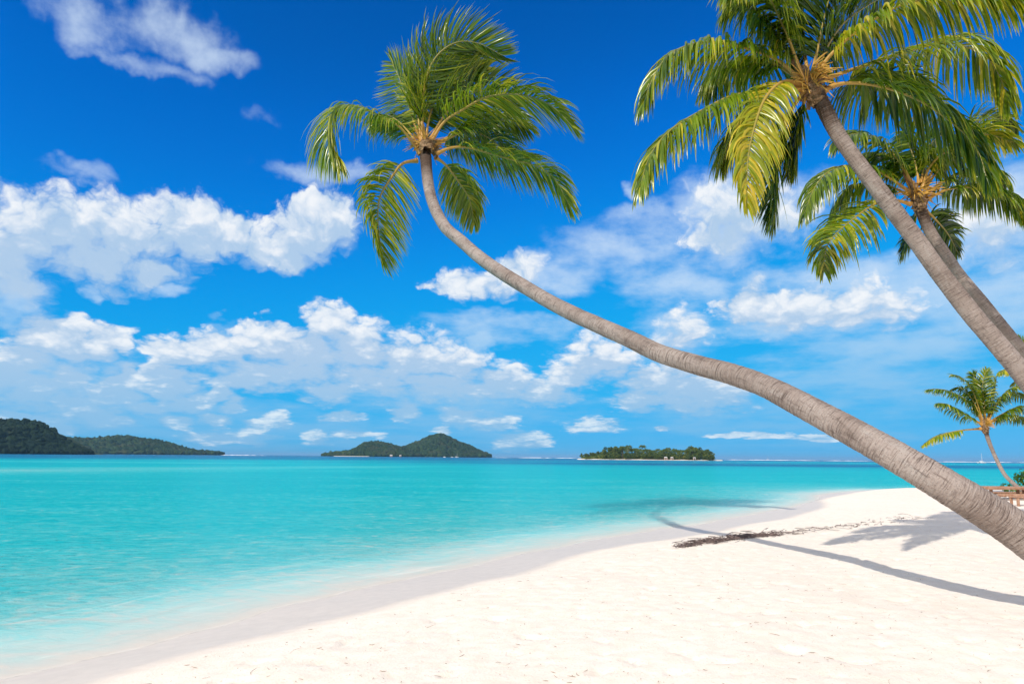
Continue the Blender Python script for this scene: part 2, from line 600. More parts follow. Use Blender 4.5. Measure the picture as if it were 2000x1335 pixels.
def make_water_mat():
    m, n, out = new_mat('lagoon_water')
    geo = n.add('ShaderNodeNewGeometry')
    P = geo.outputs['Position']
    dep = n.attr('depth').outputs['Fac']
    # ripples: several scales, fading with distance through their own size
    Pr = n.vmath('MULTIPLY', P, (1.0, 1.55, 1.0))
    rip = n.noise(Pr, 2.6, 5.0, 0.6, dist=0.6)
    swell = n.noise(n.vmath('MULTIPLY', P, (0.16, 0.5, 1)), 1.0, 4.0, 0.55, dist=0.4)
    patch = n.noise(n.vmath('MULTIPLY', P, (0.025, 0.09, 1)), 1.0, 4.0, 0.6)
    caus = n.noise(n.vmath('MULTIPLY', P, (0.9, 1.3, 1)), 1.6, 5.0, 0.65, dist=1.6)
    d2 = n.math('ADD', dep, n.math('MULTIPLY', n.math('SUBTRACT', swell, 0.5), n.math('MULTIPLY', dep, 0.9)))
    d2 = n.math('ADD', d2, n.math('MULTIPLY', n.math('SUBTRACT', caus, 0.5), n.math('MULTIPLY', dep, 3.4)))  # light and dark of the ripples, painted into the colour through the depth
    d2 = n.math('ADD', d2, n.math('MULTIPLY', n.math('SUBTRACT', patch, 0.5), n.math('MULTIPLY', dep, 1.3)))
    x = n.math('DIVIDE', n.math('LOGARITHM', n.math('ADD', n.math('MAXIMUM', d2, 0.0), 0.05), 10.0), 2.7)
    x = n.math('ADD', x, 0.482)                     # 0 at 0.05 m ... 1 at 25 m
    col = n.ramp(x, [
        (0.00, (0.64, 0.57, 0.495)),
        (0.07, (0.56, 0.575, 0.525)),
        (0.20, (0.40, 0.60, 0.57)),
        (0.34, (0.18, 0.60, 0.60)),
        (0.46, (0.05, 0.54, 0.57)),
        (0.58, (0.0, 0.49, 0.545)),
        (0.72, (0.0, 0.40, 0.505)),
        (0.84, (0.0, 0.165, 0.34)),
        (1.00, (0.002, 0.08, 0.22)),
    ])
    # thin ripple lines along the shore, their caustic light painted in as colour
    offs = n.attr('off').outputs['Fac']
    alng = n.attr('along').outputs['Fac']
    wl = n.noise(n.comb(n.math('MULTIPLY', offs, 2.6), n.math('MULTIPLY', alng, 0.42), 0.0), 1.0, 5.0, 0.6, dist=0.8)
    near = n.smooth(offs, 5.5, 0.6)
    col = n.mix(n.math('MULTIPLY', n.smooth(wl, 0.54, 0.70), n.math('MULTIPLY', near, 0.34)), col, (0.78, 0.80, 0.72, 1))
    col = n.mix(n.math('MULTIPLY', n.smooth(wl, 0.46, 0.32), n.math('MULTIPLY', near, 0.35)), col, (0.36, 0.50, 0.47, 1))
    lap = n.smooth(n.math('ADD', offs, n.math('MULTIPLY', n.math('SUBTRACT', wl, 0.5), 0.25)), 0.10, 0.0)
    col = n.mix(n.math('MULTIPLY', lap, 0.35), col, (0.84, 0.82, 0.78, 1))
    hgt = n.math('ADD', n.math('MULTIPLY', rip, 1.0), n.math('MULTIPLY', swell, 1.5))
    hgt = n.math('MULTIPLY', hgt, n.smooth(dep, 0.02, 0.7, 0.05, 1.0))
    nb = bump(n, hgt, 0.95, 0.34)
    # the body of the water: sunlight spreads sideways in it before it comes back up
    dif = n.add('ShaderNodeSubsurfaceScattering')
    dif.falloff = 'BURLEY'
    n.l.new(col, dif.inputs['Color'])
    dif.inputs['Radius'].default_value = (1.0, 1.0, 1.0)
    n.l.new(n.smooth(dep, 0.02, 0.6, 0.05, 14.0), dif.inputs['Scale'])
    n.l.new(nb, dif.inputs['Normal'])
    glo = n.add('ShaderNodeBsdfGlossy')
    glo.inputs['Color'].default_value = (1, 1, 1, 1)
    glo.inputs['Roughness'].default_value = 0.06
    n.l.new(nb, glo.inputs['Normal'])
    fr = n.add('ShaderNodeFresnel')
    fr.inputs['IOR'].default_value = 1.333
    n.l.new(nb, fr.inputs['Normal'])
    fac = n.math('MULTIPLY', fr.outputs[0], n.smooth(dep, 0.0, 0.5, 0.12, 0.62))
    top = n.add('ShaderNodeBsdfDiffuse')
    n.l.new(col, top.inputs['Color'])
    n.l.new(nb, top.inputs['Normal'])
    body = n.add('ShaderNodeMixShader')
    body.inputs[0].default_value = 0.2
    n.l.new(dif.outputs[0], body.inputs[1])
    n.l.new(top.outputs[0], body.inputs[2])
    m2 = n.add('ShaderNodeMixShader')
    n.l.new(fac, m2.inputs[0])
    n.l.new(body.outputs[0], m2.inputs[1])
    n.l.new(glo.outputs[0], m2.inputs[2])
    n.l.new(m2.outputs[0], out.inputs[0])
    return m


def make_leaf_mat(name, dark, light, yellow, rough=0.34):
    m, n, out = new_mat(name)
    tint = n.attr('tint').outputs['Fac']
    t = n.attr('tip').outputs['Fac']
    col = n.mix(tint, (*dark, 1), (*light, 1))
    col = n.mix(n.smooth(tint, 0.72, 1.05), col, (*yellow, 1))
    col = n.mix(n.math('MULTIPLY', n.smooth(t, 0.7, 1.0), 0.65), col, (*yellow, 1))
    p = principled(n, col, rough, 0.55)
    tr = n.add('ShaderNodeBsdfTranslucent')
    n.l.new(n.mix(0.35, n.vmath('SCALE', col, 1.9), (0.22, 0.32, 0.012, 1)), tr.inputs['Color'])
    mx = n.add('ShaderNodeMixShader')
    mx.inputs[0].default_value = 0.36
    n.l.new(p.outputs[0], mx.inputs[1])
    n.l.new(tr.outputs[0], mx.inputs[2])
    n.l.new(mx.outputs[0], out.inputs[0])
    return m


def make_rachis_mat():
    m, n, out = new_mat('frond_stalk')
    t = n.attr('tip').outputs['Fac']
    col = n.ramp(t, [(0.0, (0.55, 0.27, 0.06)), (0.22, (0.52, 0.34, 0.06)), (0.5, (0.30, 0.27, 0.05)), (1.0, (0.22, 0.22, 0.05))])
    tc = n.add('ShaderNodeTexCoord')
    f = n.noise(tc.outputs['Object'], 30.0, 3.0, 0.6)
    col = n.mix(n.math('MULTIPLY', f, 0.5), col, (0.25, 0.14, 0.04, 1))
    p = principled(n, col, 0.45, 0.4)
    n.l.new(p.outputs[0], out.inputs[0])
    return m


def make_trunk_mat():
    m, n, out = new_mat('palm_bark')
    co = n.attr('bark_co').outputs['Vector']
    sx = n.add('ShaderNodeSeparateXYZ')
    n.l.new(co, sx.inputs[0])
    s = sx.outputs[2]
    low = n.noise(co, 1.6, 4.0, 0.6)
    ringv = n.vmath('MULTIPLY', co, (5.0, 5.0, 62.0))
    ring = n.noise(ringv, 1.0, 5.0, 0.65, dist=0.5)
    crackv = n.vmath('MULTIPLY', co, (30.0, 30.0, 5.0))
    crack = n.noise(crackv, 1.0, 4.0, 0.6)
    speck = n.noise(co, 55.0, 4.0, 0.65)
    col = n.mix(n.smooth(low, 0.3, 0.7), (0.285, 0.222, 0.19, 1), (0.42, 0.345, 0.305, 1))
    ringm = n.smooth(n.noise(co, 3.4, 3.0, 0.6), 0.36, 0.62, 0.25, 1.0)
    stain = n.noise(n.vmath('MULTIPLY', co, (5.0, 5.0, 1.6)), 1.0, 5.0, 0.65)
    col = n.mix(n.math('MULTIPLY', n.smooth(stain, 0.54, 0.72), 0.65), col, (0.125, 0.092, 0.08, 1))
    col = n.mix(n.math('MULTIPLY', n.smooth(stain, 0.44, 0.28), 0.6), col, (0.46, 0.41, 0.375, 1))
    col = n.mix(n.math('MULTIPLY', n.smooth(ring, 0.49, 0.66), n.math('MULTIPLY', ringm, 0.95)), col, (0.095, 0.068, 0.058, 1))
    col = n.mix(n.math('MULTIPLY', n.smooth(ring, 0.47, 0.31), 0.5), col, (0.47, 0.415, 0.38, 1))
    col = n.mix(n.math('MULTIPLY', n.smooth(crack, 0.56, 0.72), 0.6), col, (0.12, 0.085, 0.07, 1))
    col = n.mix(n.math('MULTIPLY', n.smooth(speck, 0.54, 0.70), 0.7), col, (0.13, 0.095, 0.08, 1))
    old = n.attr('young').outputs['Fac']            # the dark fibrous stretch just below the crown
    col = n.mix(n.math('MULTIPLY', n.smooth(old, 0.0, 0.7), n.smooth(ring, 0.2, 0.55, 0.55, 0.95)), col, (0.075, 0.045, 0.03, 1))
    h = n.math('ADD', n.math('MULTIPLY', ring, 1.0), n.math('ADD', n.math('MULTIPLY', speck, 0.5), n.math('MULTIPLY', crack, -0.5)))
    p = principled(n, col, 0.88, 0.15, bump(n, h, 1.0, 0.026))
    n.l.new(p.outputs[0], out.inputs[0])
    return m


M = {}
M['sand'] = make_sand_mat()
M['water'] = make_water_mat()
M['leaf'] = make_leaf_mat('palm_leaf', (0.007, 0.046, 0.004), (0.225, 0.32, 0.006), (0.50, 0.42, 0.025), 0.24)
M['leaf_yellow'] = make_leaf_mat('yellowing_palm_leaf', (0.14, 0.21, 0.008), (0.40, 0.37, 0.012), (0.58, 0.43, 0.035), 0.28)
M['rachis'] = make_rachis_mat()
M['trunk'] = make_trunk_mat()
M['fibre'] = simple_mat('palm_fibre', (0.16, 0.09, 0.045), (0.36, 0.24, 0.14), 26.0, 0.9, 0.1, 5.0, 0.8, 0.02)
M['flower'] = simple_mat('flower_stalk', (0.50, 0.25, 0.04), (0.60, 0.38, 0.08), 20.0, 0.6, 0.3)
M['spathe'] = simple_mat('dry_spathe', (0.20, 0.09, 0.04), (0.36, 0.17, 0.08), 14.0, 0.6, 0.3)
M['debris'] = simple_mat('dry_wrack', (0.08, 0.064, 0.064), (0.27, 0.20, 0.18), 9.0, 0.9, 0.1)
M['litter'] = simple_mat('dry_leaf_bits', (0.16, 0.09, 0.045), (0.38, 0.24, 0.13), 3.0, 0.9, 0.1)
M['timber'] = simple_mat('weathered_red_timber', (0.30, 0.15, 0.09), (0.44, 0.27, 0.18), 7.0, 0.7, 0.2)
M['hull'] = simple_mat('white_boat_paint', (0.78, 0.78, 0.76), (0.84, 0.84, 0.82), 2.0, 0.3, 0.5, bstr=0.0)
M['dark_glass'] = simple_mat('dark_window', (0.02, 0.03, 0.04), (0.04, 0.05, 0.06), 2.0, 0.15, 0.5, bstr=0.0)
M['roof'] = simple_mat('house_roof', (0.50, 0.50, 0.50), (0.68, 0.66, 0.62), 1.0, 0.7, 0.2)
M['wallpaint'] = simple_mat('house_wall', (0.45, 0.30, 0.22), (0.6, 0.44, 0.34), 1.0, 0.8, 0.2)

# ------------------------------------------------------------------ shore line: beach and water
# (u, v) of the water's edge (z = 0) and of the edge of the dry sand (z = 0.15)
WLINE = [(-700, 1560), (-350, 1420), (0, 1326), (180, 1282), (320, 1246), (520, 1194), (720, 1150), (900, 1110), (1080, 1070),
         (1250, 1041), (1400, 1017), (1500, 1000), (1566, 985), (1602, 973), (1610, 965)]
DLINE = [(-500, 1600), (-120, 1430), (160, 1338), (330, 1287), (520, 1240), (700, 1196), (870, 1150), (1000, 1122), (1060, 1103),
         (1120, 1083), (1220, 1064), (1330, 1048), (1430, 1030), (1520, 1013), (1580, 998), (1606, 986), (1613, 972)]
FAR = [(23.5, 46.0), (27.0, 47.0), (33.0, 47.5), (42.0, 48.0), (60.0, 50.0), (110.0, 58.0), (240.0, 70.0)]
W2 = np.array([onz(u, v, 0.0)[:2] for u, v in WLINE] + FAR)
D2 = np.array([onz(u, v, 0.15)[:2] for u, v in DLINE] + [(x + 0.3, y - 1.1) for x, y in FAR])


def smooth_poly(p, n=400):
    s, _ = spline(np.hstack([p, np.zeros((len(p), 1))]), n)
    return s[:, :2]


W2, D2 = smooth_poly(W2, 700), smooth_poly(D2, 700)


def meander(p, seed, amp):
    """Uneven reach of the last wash."""
    s = np.concatenate([[0], np.cumsum(np.linalg.norm(np.diff(p, axis=0), axis=1))])
    t = nrm(np.gradient(p, axis=0))
    k = amp * np.clip(s / 3, 0, 1) * (fbm(s * 0.33, np.full(len(s), seed), 3) + 0.4 * fbm(s * 1.1, np.full(len(s), seed + 4.0), 2))
    return p + np.stack([-t[:, 1], t[:, 0]], 1) * k[:, None]


W2, D2 = meander(W2, 1.7, 0.45), meander(D2, 8.2, 0.28)


def sdist(X, Y, poly):
    """Signed distance to the polyline, positive on the land side (right of its direction)."""
    best = np.full(X.shape, 1e18)
    sign = np.ones(X.shape)
    for (ax, ay), (bx, by) in zip(poly[:-1], poly[1:]):
        dx, dy = bx - ax, by - ay
        l2 = dx * dx + dy * dy + 1e-12
        t = np.clip(((X - ax) * dx + (Y - ay) * dy) / l2, 0, 1)
        ex, ey = X - (ax + t * dx), Y - (ay + t * dy)
        d2 = ex * ex + ey * ey
        cr = dx * (Y - ay) - dy * (X - ax)
        upd = d2 < best
        best = np.where(upd, d2, best)
        sign = np.where(upd, np.where(cr < 0, 1.0, -1.0), sign)
    return np.sqrt(best) * sign


def depth_profile(off):
    """Depth of the lagoon against the distance offshore."""
    return np.interp(off, [0, 1.5, 4, 9, 18, 40, 90, 180, 235, 275, 360, 900, 3000],
                     [0, 0.14, 0.55, 1.05, 1.55, 2.1, 2.6, 2.9, 3.2, 6, 9, 13, 18])


def sand_height(X, Y, relief=True):
    sw, sd = sdist(X, Y, W2), sdist(X, Y, D2)
    land = sw > 0
    tt = np.clip(sw / (sw - sd + 1e-6), 0, 1)
    z_wet = 0.15 * tt
    z_dry = 0.15 + 0.28 * (1 - np.exp(-np.maximum(sd, 0) / 2.2))
    z = np.where(sd > 0, z_dry, np.where(land, z_wet, -depth_profile(np.maximum(-sw, 0))))
    if relief:
        k = np.clip((sd - 0.25) / 1.0, 0, 1)
        k = k * k * (3 - 2 * k)
        wob = fbm(X * 0.35, Y * 0.35, 3) * 0.05
        lump = fbm(X * 2.4 + 40, Y * 2.4, 3) * 0.035
        dim = fbm(X * 7.5, Y * 7.5 + 11, 4, 0.65)
        dim = np.where(dim > 0, dim * 0.016, dim * 0.040)
        pit = fbm(X * 3.3 + 7.7 + 0.6 * fbm(X * 1.1, Y * 1.1, 2), Y * 3.3 + 3.1, 2)
        pit = -0.028 * np.clip((pit - 0.16) / 0.22, 0, 1)
        rim = 0.012 * np.clip(1 - np.abs(pit + 0.008) / 0.008, 0, 1)
        z = z + k * (wob + 0.6 * lump + 0.8 * dim + pit + rim)
    wet = np.clip(1 - (sd + 0.08 + 0.12 * fbm(X * 1.3, Y * 1.3, 3)) / 0.42, 0, 1)
    return z, wet


def axis(segs):
    """segs: list of (end, step at end); steps change evenly."""
    x = [segs[0][0]]
    step = segs[0][1]
    for end, st in segs[1:]:
        a, s0 = x[-1], step
        while x[-1] < end:
            f = (x[-1] - a) / (end - a)
            x.append(x[-1] + s0 + (st - s0) * f)
        step = st
    return np.array(x)


def grid_mesh(ax, ay):
    X, Y = np.meshgrid(ax, ay)
    ny, nx = X.shape
    i = np.arange(ny - 1)[:, None]
    j = np.arange(nx - 1)[None]
    Q = np.stack([i * nx + j, i * nx + j + 1, (i + 1) * nx + j + 1, (i + 1) * nx + j], -1).reshape(-1, 4)
    return X, Y, Q


def build_sand():
    ax = axis([(-45, 3.0), (-8, 0.5), (-4, 0.05), (7.5, 0.05), (13, 0.1), (26, 0.3), (60, 1.2), (230, 12)])
    ay = axis([(-30, 4.0), (0, 0.6), (3.6, 0.045), (11, 0.05), (20, 0.11), (34, 0.3), (50, 0.6), (90, 4)])
    X, Y, Q = grid_mesh(ax, ay)
    Z, wet = sand_height(X, Y)
    o = mesh_obj('beach', np.stack([X, Y, Z], -1).reshape(-1, 3), Q, M['sand'], attrs={'wet': wet.ravel()})
    tag(o, kind='structure', label='white coral sand beach curving along the lagoon')
    return o


def ground(x, y):
    z, _ = sand_height(np.array([[float(x)]]), np.array([[float(y)]]))
    return float(z[0, 0])


def ground_many(P):
    z, _ = sand_height(P[:, 0][None], P[:, 1][None])
    return z[0]


build_sand()


def build_sea():
    ax = np.concatenate([-np.geomspace(60000, 60, 60), axis([(-58, 2.0), (-20, 0.8), (-6, 0.3), (25, 0.35), (45, 1.5), (60, 3)]), np.geomspace(66, 60000, 60)])
    ay = np.concatenate([[-400, -100, -40, -10], axis([(0, 2.0), (4, 0.3), (20, 0.25), (50, 0.8), (110, 2.5), (420, 8)]), np.geomspace(440, 60000, 70)])
    X, Y, Q = grid_mesh(ax, ay)
    sw = sdist(X, Y, W2)
    off = np.maximum(-sw, 0)
    d = depth_profile(off)
    # pale sand bar out in the lagoon to the left, and darker coral ground to the right
    A_, B_ = np.array([-84.0, 46.0]), np.array([-18.0, 142.0])
    ab = B_ - A_
    tb = np.clip(((X - A_[0]) * ab[0] + (Y - A_[1]) * ab[1]) / (ab @ ab), -0.3, 1)
    db = np.hypot(X - (A_[0] + tb * ab[0]), Y - (A_[1] + tb * ab[1]))
    bar = np.exp(-(db / (36 - 27 * tb)) ** 2) * (1 - 0.4 * np.clip(tb, 0, 1))
    d = d * (1 - 0.92 * np.clip(bar, 0, 1))
    bar2 = np.exp(-((Y - 165) / 12) ** 2) * np.clip((-20 - X) / 50, 0, 1)
    d = d * (1 - 0.62 * np.clip(bar2, 0, 1))
    coral = np.exp(-((Y - 245 - 20 * fbm(X / 90, Y / 30, 3)) / 58) ** 2) * np.clip((X + 70) / 120, 0, 1)
    d = d + 9.0 * np.clip(coral, 0, 1)
    reefy = np.clip((X - 40) / 200, 0, 1) * np.exp(-((Y - 520) / 120) ** 2)
    d = np.where(reefy > 0, d * (1 - 0.72 * reefy), d)
    inland = sw > 0.4
    Z = np.where(sw > 2.0, -0.4, 0.0)
    d = np.where(inland, 0.0, d)
    o = mesh_obj('sea', np.stack([X, Y, Z], -1).reshape(-1, 3), Q, M['water'], attrs={'depth': d.ravel(), 'off': off.ravel(), 'along': (0.72 * X + 0.70 * Y).ravel()})
    tag(o, kind='structure', label='calm turquoise lagoon water reaching to the horizon')
    return o


build_sea()
# ------------------------------------------------------------------ palms
def trunk_mesh(name, C, R, parent, ring=0.062, sides=28, young_len=0.9, seed=1):
    """Ringed palm trunk along the curve C (root to crown)."""
    r = np.random.default_rng(seed)
    n = len(C)
    seg = np.concatenate([[0], np.cumsum(np.linalg.norm(np.diff(C, axis=0), axis=1))])
    s = seg
    th = np.linspace(0, 2 * math.pi, sides, endpoint=False)
    # each leaf scar is a low step that leans a little round the trunk
    phase = s[:, None] / ring + 0.35 * np.sin(th)[None] + 0.6 * fbm(s[:, None] * 1.1 + seed, np.cos(th)[None] * 0.8, 2)
    step = phase - np.floor(phase)
    rad = 1 + 0.030 * (0.5 - step) + 0.10 * fbm(np.cos(th)[None] * 1.3 + s[:, None] * 0.6 + seed, np.sin(th)[None] * 1.3 + s[:, None] * 1.1, 3) \
        + 0.035 * fbm(np.cos(th)[None] * 4 + 5, np.sin(th)[None] * 4 + s[:, None] * 9, 2)
    left = s[-1] - s
    yk = np.clip(1 - left / young_len, 0, 1)
    rad = rad + yk[:, None] * (0.10 * (0.5 - step) + 0.10 * fbm(np.cos(th)[None] * 4, np.sin(th)[None] * 4 + s[:, None] * 12, 2))
    V, Q, th = tube(C, R, sides, rad)
    co = np.stack([np.broadcast_to(np.cos(th)[None] * R[:, None], (n, sides)),
                   np.broadcast_to(np.sin(th)[None] * R[:, None], (n, sides)),
                   np.broadcast_to(s[:, None], (n, sides))], -1).reshape(-1, 3) + np.array([seed * 3.1, 0, 0])
    young = np.repeat(np.clip(1.15 - left / young_len, 0, 1), sides)
    o = mesh_obj('trunk', V, Q, M['trunk'], attrs={'bark_co': co, 'young': young})
    return child(o, parent)


def frond_mesh(C3, n_side, Lmax, droop, wind, roll, spread, tint, mat, parent, seed, width=0.042, start=0.17, r0=0.034, segs=5, lift=0.25,
               upside=0.0):
    """One feather leaf: a tapered stalk (sub-part) and two rows of drooping leaflets."""
    r = np.random.default_rng(seed)
    C, length = spline(C3, 60)
    T = nrm(np.gradient(C, axis=0))
    far = C[np.argmax(np.linalg.norm((C - C[0])[:, :2], axis=1))]
    o2 = far - C[0]
    o2[2] = 0
    o2 = nrm(o2) if np.linalg.norm(o2) > 1e-3 else np.array([1.0, 0, 0])
    B0 = np.cross(o2, np.array([0, 0, 1.0]))
    # rachis
    tt = np.linspace(0, 1, 60)
    R = r0 * (1 - 0.86 * tt ** 0.8) * (1 + 0.9 * np.exp(-tt / 0.035))
    V, Q, _ = tube(C, R, 7)
    rach = (V, Q, np.repeat(tt, 7))
    # leaflets
    N = 2 * n_side
    t = start + (0.995 - start) * (np.repeat(np.linspace(0, 1, n_side), 2) ** 0.96)
    t = np.clip(t + r.normal(0, 0.003, N), 0, 0.999)
    side = np.tile([1.0, -1.0], n_side)
    idx = t * 59
    i0 = np.clip(idx.astype(int), 0, 58)
    fr = (idx - i0)[:, None]
    base = C[i0] * (1 - fr) + C[i0 + 1] * fr
    Tt = nrm(T[i0] * (1 - fr) + T[i0 + 1] * fr)
    B = nrm(B0[None] - Tt * (Tt @ B0)[:, None])
    U = np.cross(B, Tt)
    rl = np.radians(roll) if np.isscalar(roll) else np.radians(np.interp(t, np.linspace(0, 1, len(roll)), roll))
    c, s = np.cos(rl), np.sin(rl)
    if not np.isscalar(rl):
        c, s = c[:, None], s[:, None]
    B, U = B * c + U * s, U * c - B * s
    tau = (t - start) / (1 - start)
    prof = np.interp(tau, [0, 0.1, 0.3, 0.6, 0.85, 1.0], [0.62, 0.82, 1.0, 0.9, 0.62, 0.38])
    L = Lmax * prof * r.normal(1, 0.09, N)
    fwd = np.radians(np.interp(tau, [0, 0.5, 1.0], [18, 34, 66]) + r.normal(0, 6, N))
    d = nrm(side[:, None] * B * (np.cos(fwd) * spread)[:, None] + Tt * np.sin(fwd)[:, None] + U * (lift + r.normal(0, 0.12, N))[:, None])
    g = np.array([0, 0, -1.0])
    wv = np.asarray(wind, dtype=float)
    nd = U + 0.35 * r.normal(0, 1, (N, 3))
    pts = [base]
    dirs = [d]
    stiff = r.uniform(0.75, 1.25, N)[:, None]
    for k in range(segs):
        x = (k + 0.5) / segs
        d = nrm(d + (g * droop + wv) * stiff * (0.45 + 1.1 * x) / segs * 2.0)
        dirs.append(d)
        pts.append(pts[-1] + d * (L / segs)[:, None])
    pts = np.stack(pts, 1)
    dirs = np.stack(dirs, 1)
    ws = np.interp(np.linspace(0, 1, segs + 1), [0, 0.18, 0.5, 0.85, 1], [0.45, 1.0, 0.9, 0.42, 0.03])
    wd = width * r.uniform(0.75, 1.2, N)
    Wv = nrm(np.cross(dirs, nd[:, None, :]))
    Nv = np.cross(Wv, dirs)
    half = 0.5 * wd[:, None, None] * ws[None, :, None]
    Lf = pts + Wv * half - Nv * half * 0.35
    Rt = pts - Wv * half - Nv * half * 0.35
    V = np.stack([Lf, pts, Rt], 2)                       # N, segs+1, 3, xyz
    kk = np.arange(segs)[:, None]
    jj = np.arange(2)[None]
    q = np.stack([kk * 3 + jj, kk * 3 + jj + 1, (kk + 1) * 3 + jj + 1, (kk + 1) * 3 + jj], -1).reshape(-1, 4)
    Q = (q[None] + (np.arange(N) * 3 * (segs + 1))[:, None, None]).reshape(-1, 4)
    tn = np.clip(tint + r.normal(0, 0.24, N), 0, 1.05)
    tint_v = np.repeat(tn, 3 * (segs + 1))
    tip_v = np.tile(np.repeat(np.linspace(0, 1, segs + 1), 3), N) * np.repeat(r.uniform(0.8, 1.1, N), 3 * (segs + 1))
    fo = mesh_obj('frond', V.reshape(-1, 3), Q, mat, attrs={'tint': tint_v, 'tip': tip_v}, smooth=True)
    child(fo, parent)
    ro = mesh_obj('rachis', rach[0], rach[1], M['rachis'], attrs={'tip': rach[2]})
    ro.parent = fo
    return fo


def crown_details(c, up, size, parent, seed, n_sheaf=5):
    """Fibre sheath, dry spathe and orange flower stalks at the heart of the crown."""
    r = np.random.default_rng(seed)
    up = nrm(up)
    a = nrm(np.cross(up, [0.2, 1, 0.1]))
    b = np.cross(up, a)
    # fibre sheath: ragged sleeve round the growing point
    Cc, _ = spline([c - up * 0.34 * size, c - up * 0.1 * size, c + up * 0.16 * size, c + up * 0.36 * size], 22)
    R = size * np.interp(np.linspace(0, 1, 22), [0, 0.3, 0.6, 1], [0.115, 0.150, 0.125, 0.05])
    rad = 1 + 0.22 * r.normal(0, 1, (22, 18)) * 0.7
    V, Q, _ = tube(Cc, R, 18, rad)
    child(mesh_obj('fibre_sheath', V, Q, M['fibre'], smooth=False), parent)
    for k in range(7):                                   # torn flaps of sheath
        an = r.uniform(0, 6.28)
        o_ = math.cos(an) * a + math.sin(an) * b
        p0 = c + o_ * 0.13 * size - up * r.uniform(-0.05, 0.2) * size
        side = np.cross(up, o_)
        n_ = 5
        L_ = size * r.uniform(0.14, 0.26)
        rows = []
        for i in range(n_):
            f = i / (n_ - 1)
            cc = p0 + o_ * L_ * 0.75 * f + up * L_ * (0.35 * f - 0.75 * f * f)
            w_ = size * 0.085 * (1 - 0.65 * f)
            rows += [cc - side * w_ + r.normal(0, 0.008, 3), cc + up * 0.015, cc + side * w_ + r.normal(0, 0.008, 3)]
        Vv = np.array(rows)
        Fq = np.array([[i * 3 + j, i * 3 + j + 1, (i + 1) * 3 + j + 1, (i + 1) * 3 + j] for i in range(n_ - 1) for j in range(2)])
        child(mesh_obj('sheath_flap', Vv, Fq, M['fibre']), parent)
    # spathe: a boat-shaped dry husk
    Cc, _ = spline([c + up * 0.05 * size, c + up * 0.32 * size + a * 0.05, c + up * 0.62 * size + a * 0.10 * size], 14)
    R = 0.055 * size * np.sin(np.linspace(0.25, math.pi - 0.05, 14))
    V, Q, _ = tube(Cc, R, 10)
    child(mesh_obj('spathe', V, Q, M['spathe']), parent)
    for sft in range(n_sheaf):                           # flower stalks
        an = r.uniform(0, 6.28) if sft else -2.2
        o_ = math.cos(an) * a + math.sin(an) * b
        bg_ = Bag()
        for k in range(15):
            dd = nrm(o_ * r.uniform(0.7, 1.1) + up * r.uniform(-0.25, 0.45) + r.normal(0, 0.3, 3))
            p0 = c + o_ * 0.09 * size + up * r.uniform(-0.05, 0.18) * size
            L_ = size * r.uniform(0.24, 0.5)
            Cs, _ = spline([p0, p0 + dd * L_ * 0.5 + up * 0.02, p0 + dd * L_ - up * L_ * 0.14], 7)
            V, Q, _ = tube(Cs, np.linspace(0.014, 0.006, 7) * size, 5)
            bg_.add(V, Q)
        child(bg_.build('flower_stalks', M['flower']), parent)


def px_curve(pts, Y0, dd):
    """Photograph points -> a curve in space, starting at depth Y0 and ending dd metres farther away (or nearer)."""
    n = len(pts)
    k = np.linspace(0, 1, n)
    return [at(u, v, Y0 + dd * f ** 1.2) for (u, v), f in zip(pts, k)]


def z1(p):
    return [(560 + x / 2.4717, y / 2.4717) for x, y in p]


def z2(p):
    return [(1220 + x / 2.4718, y / 2.4718) for x, y in p]


def z3(p):
    return [(1700 + x / 2.67, 600 + y / 2.67) for x, y in p]


def palm(name, label, trunk_pts, radii, fronds, centre, Y0, size, seed, n_side, width, scale=1.0, conv=z1, sides=28, ring=0.062, group=None,
         root=None, segs=5, r0=0.034, details=True, young_len=0.9):
    """trunk_pts: (u, v, depth) root to crown; root: a ground point (x, y) the trunk starts from."""
    P = [at(u, v, Y) for u, v, Y in trunk_pts]
    if root is not None:
        gz = ground(*root)
        P = [np.array([root[0], root[1], gz - 0.25])] + P
    base = P[0]
    e = empty(name, (base[0], base[1], base[2]))
    C0, length = spline(P, 4)
    n = int(length / ring * 2.5) if sides > 12 else 60
    C, length = spline(P, n)
    R = np.interp(np.linspace(0, 1, n), np.linspace(0, 1, len(radii)), radii)
    trunk_mesh(name, C, R, e, ring, sides, young_len, seed)
    cpt = at(centre[0], centre[1], Y0)
    up = nrm(C[-1] - C[-6])
    if details:
        crown_details(cpt, up, size, e, seed + 50)
    for i, fd in enumerate(fronds):
        pts = conv(fd['p'])
        C3 = px_curve(pts, Y0, fd.get('dd', 0.0))
        frond_mesh(C3, int(n_side * fd.get('n', 1.0)), fd.get('L', 0.9) * scale, fd.get('g', 1.0), fd.get('w', (0, 0, 0)), fd.get('roll', 0.0),
                   fd.get('sp', 1.0), fd.get('tint', 0.45), M['leaf_yellow'] if fd.get('yellow') else M['leaf'], e, seed * 100 + i,
                   width * fd.get('wk', 1.0), fd.get('start', 0.17), r0, segs, fd.get('lift', 0.25))
    tag(e, label, 'palm tree', group)
    return e


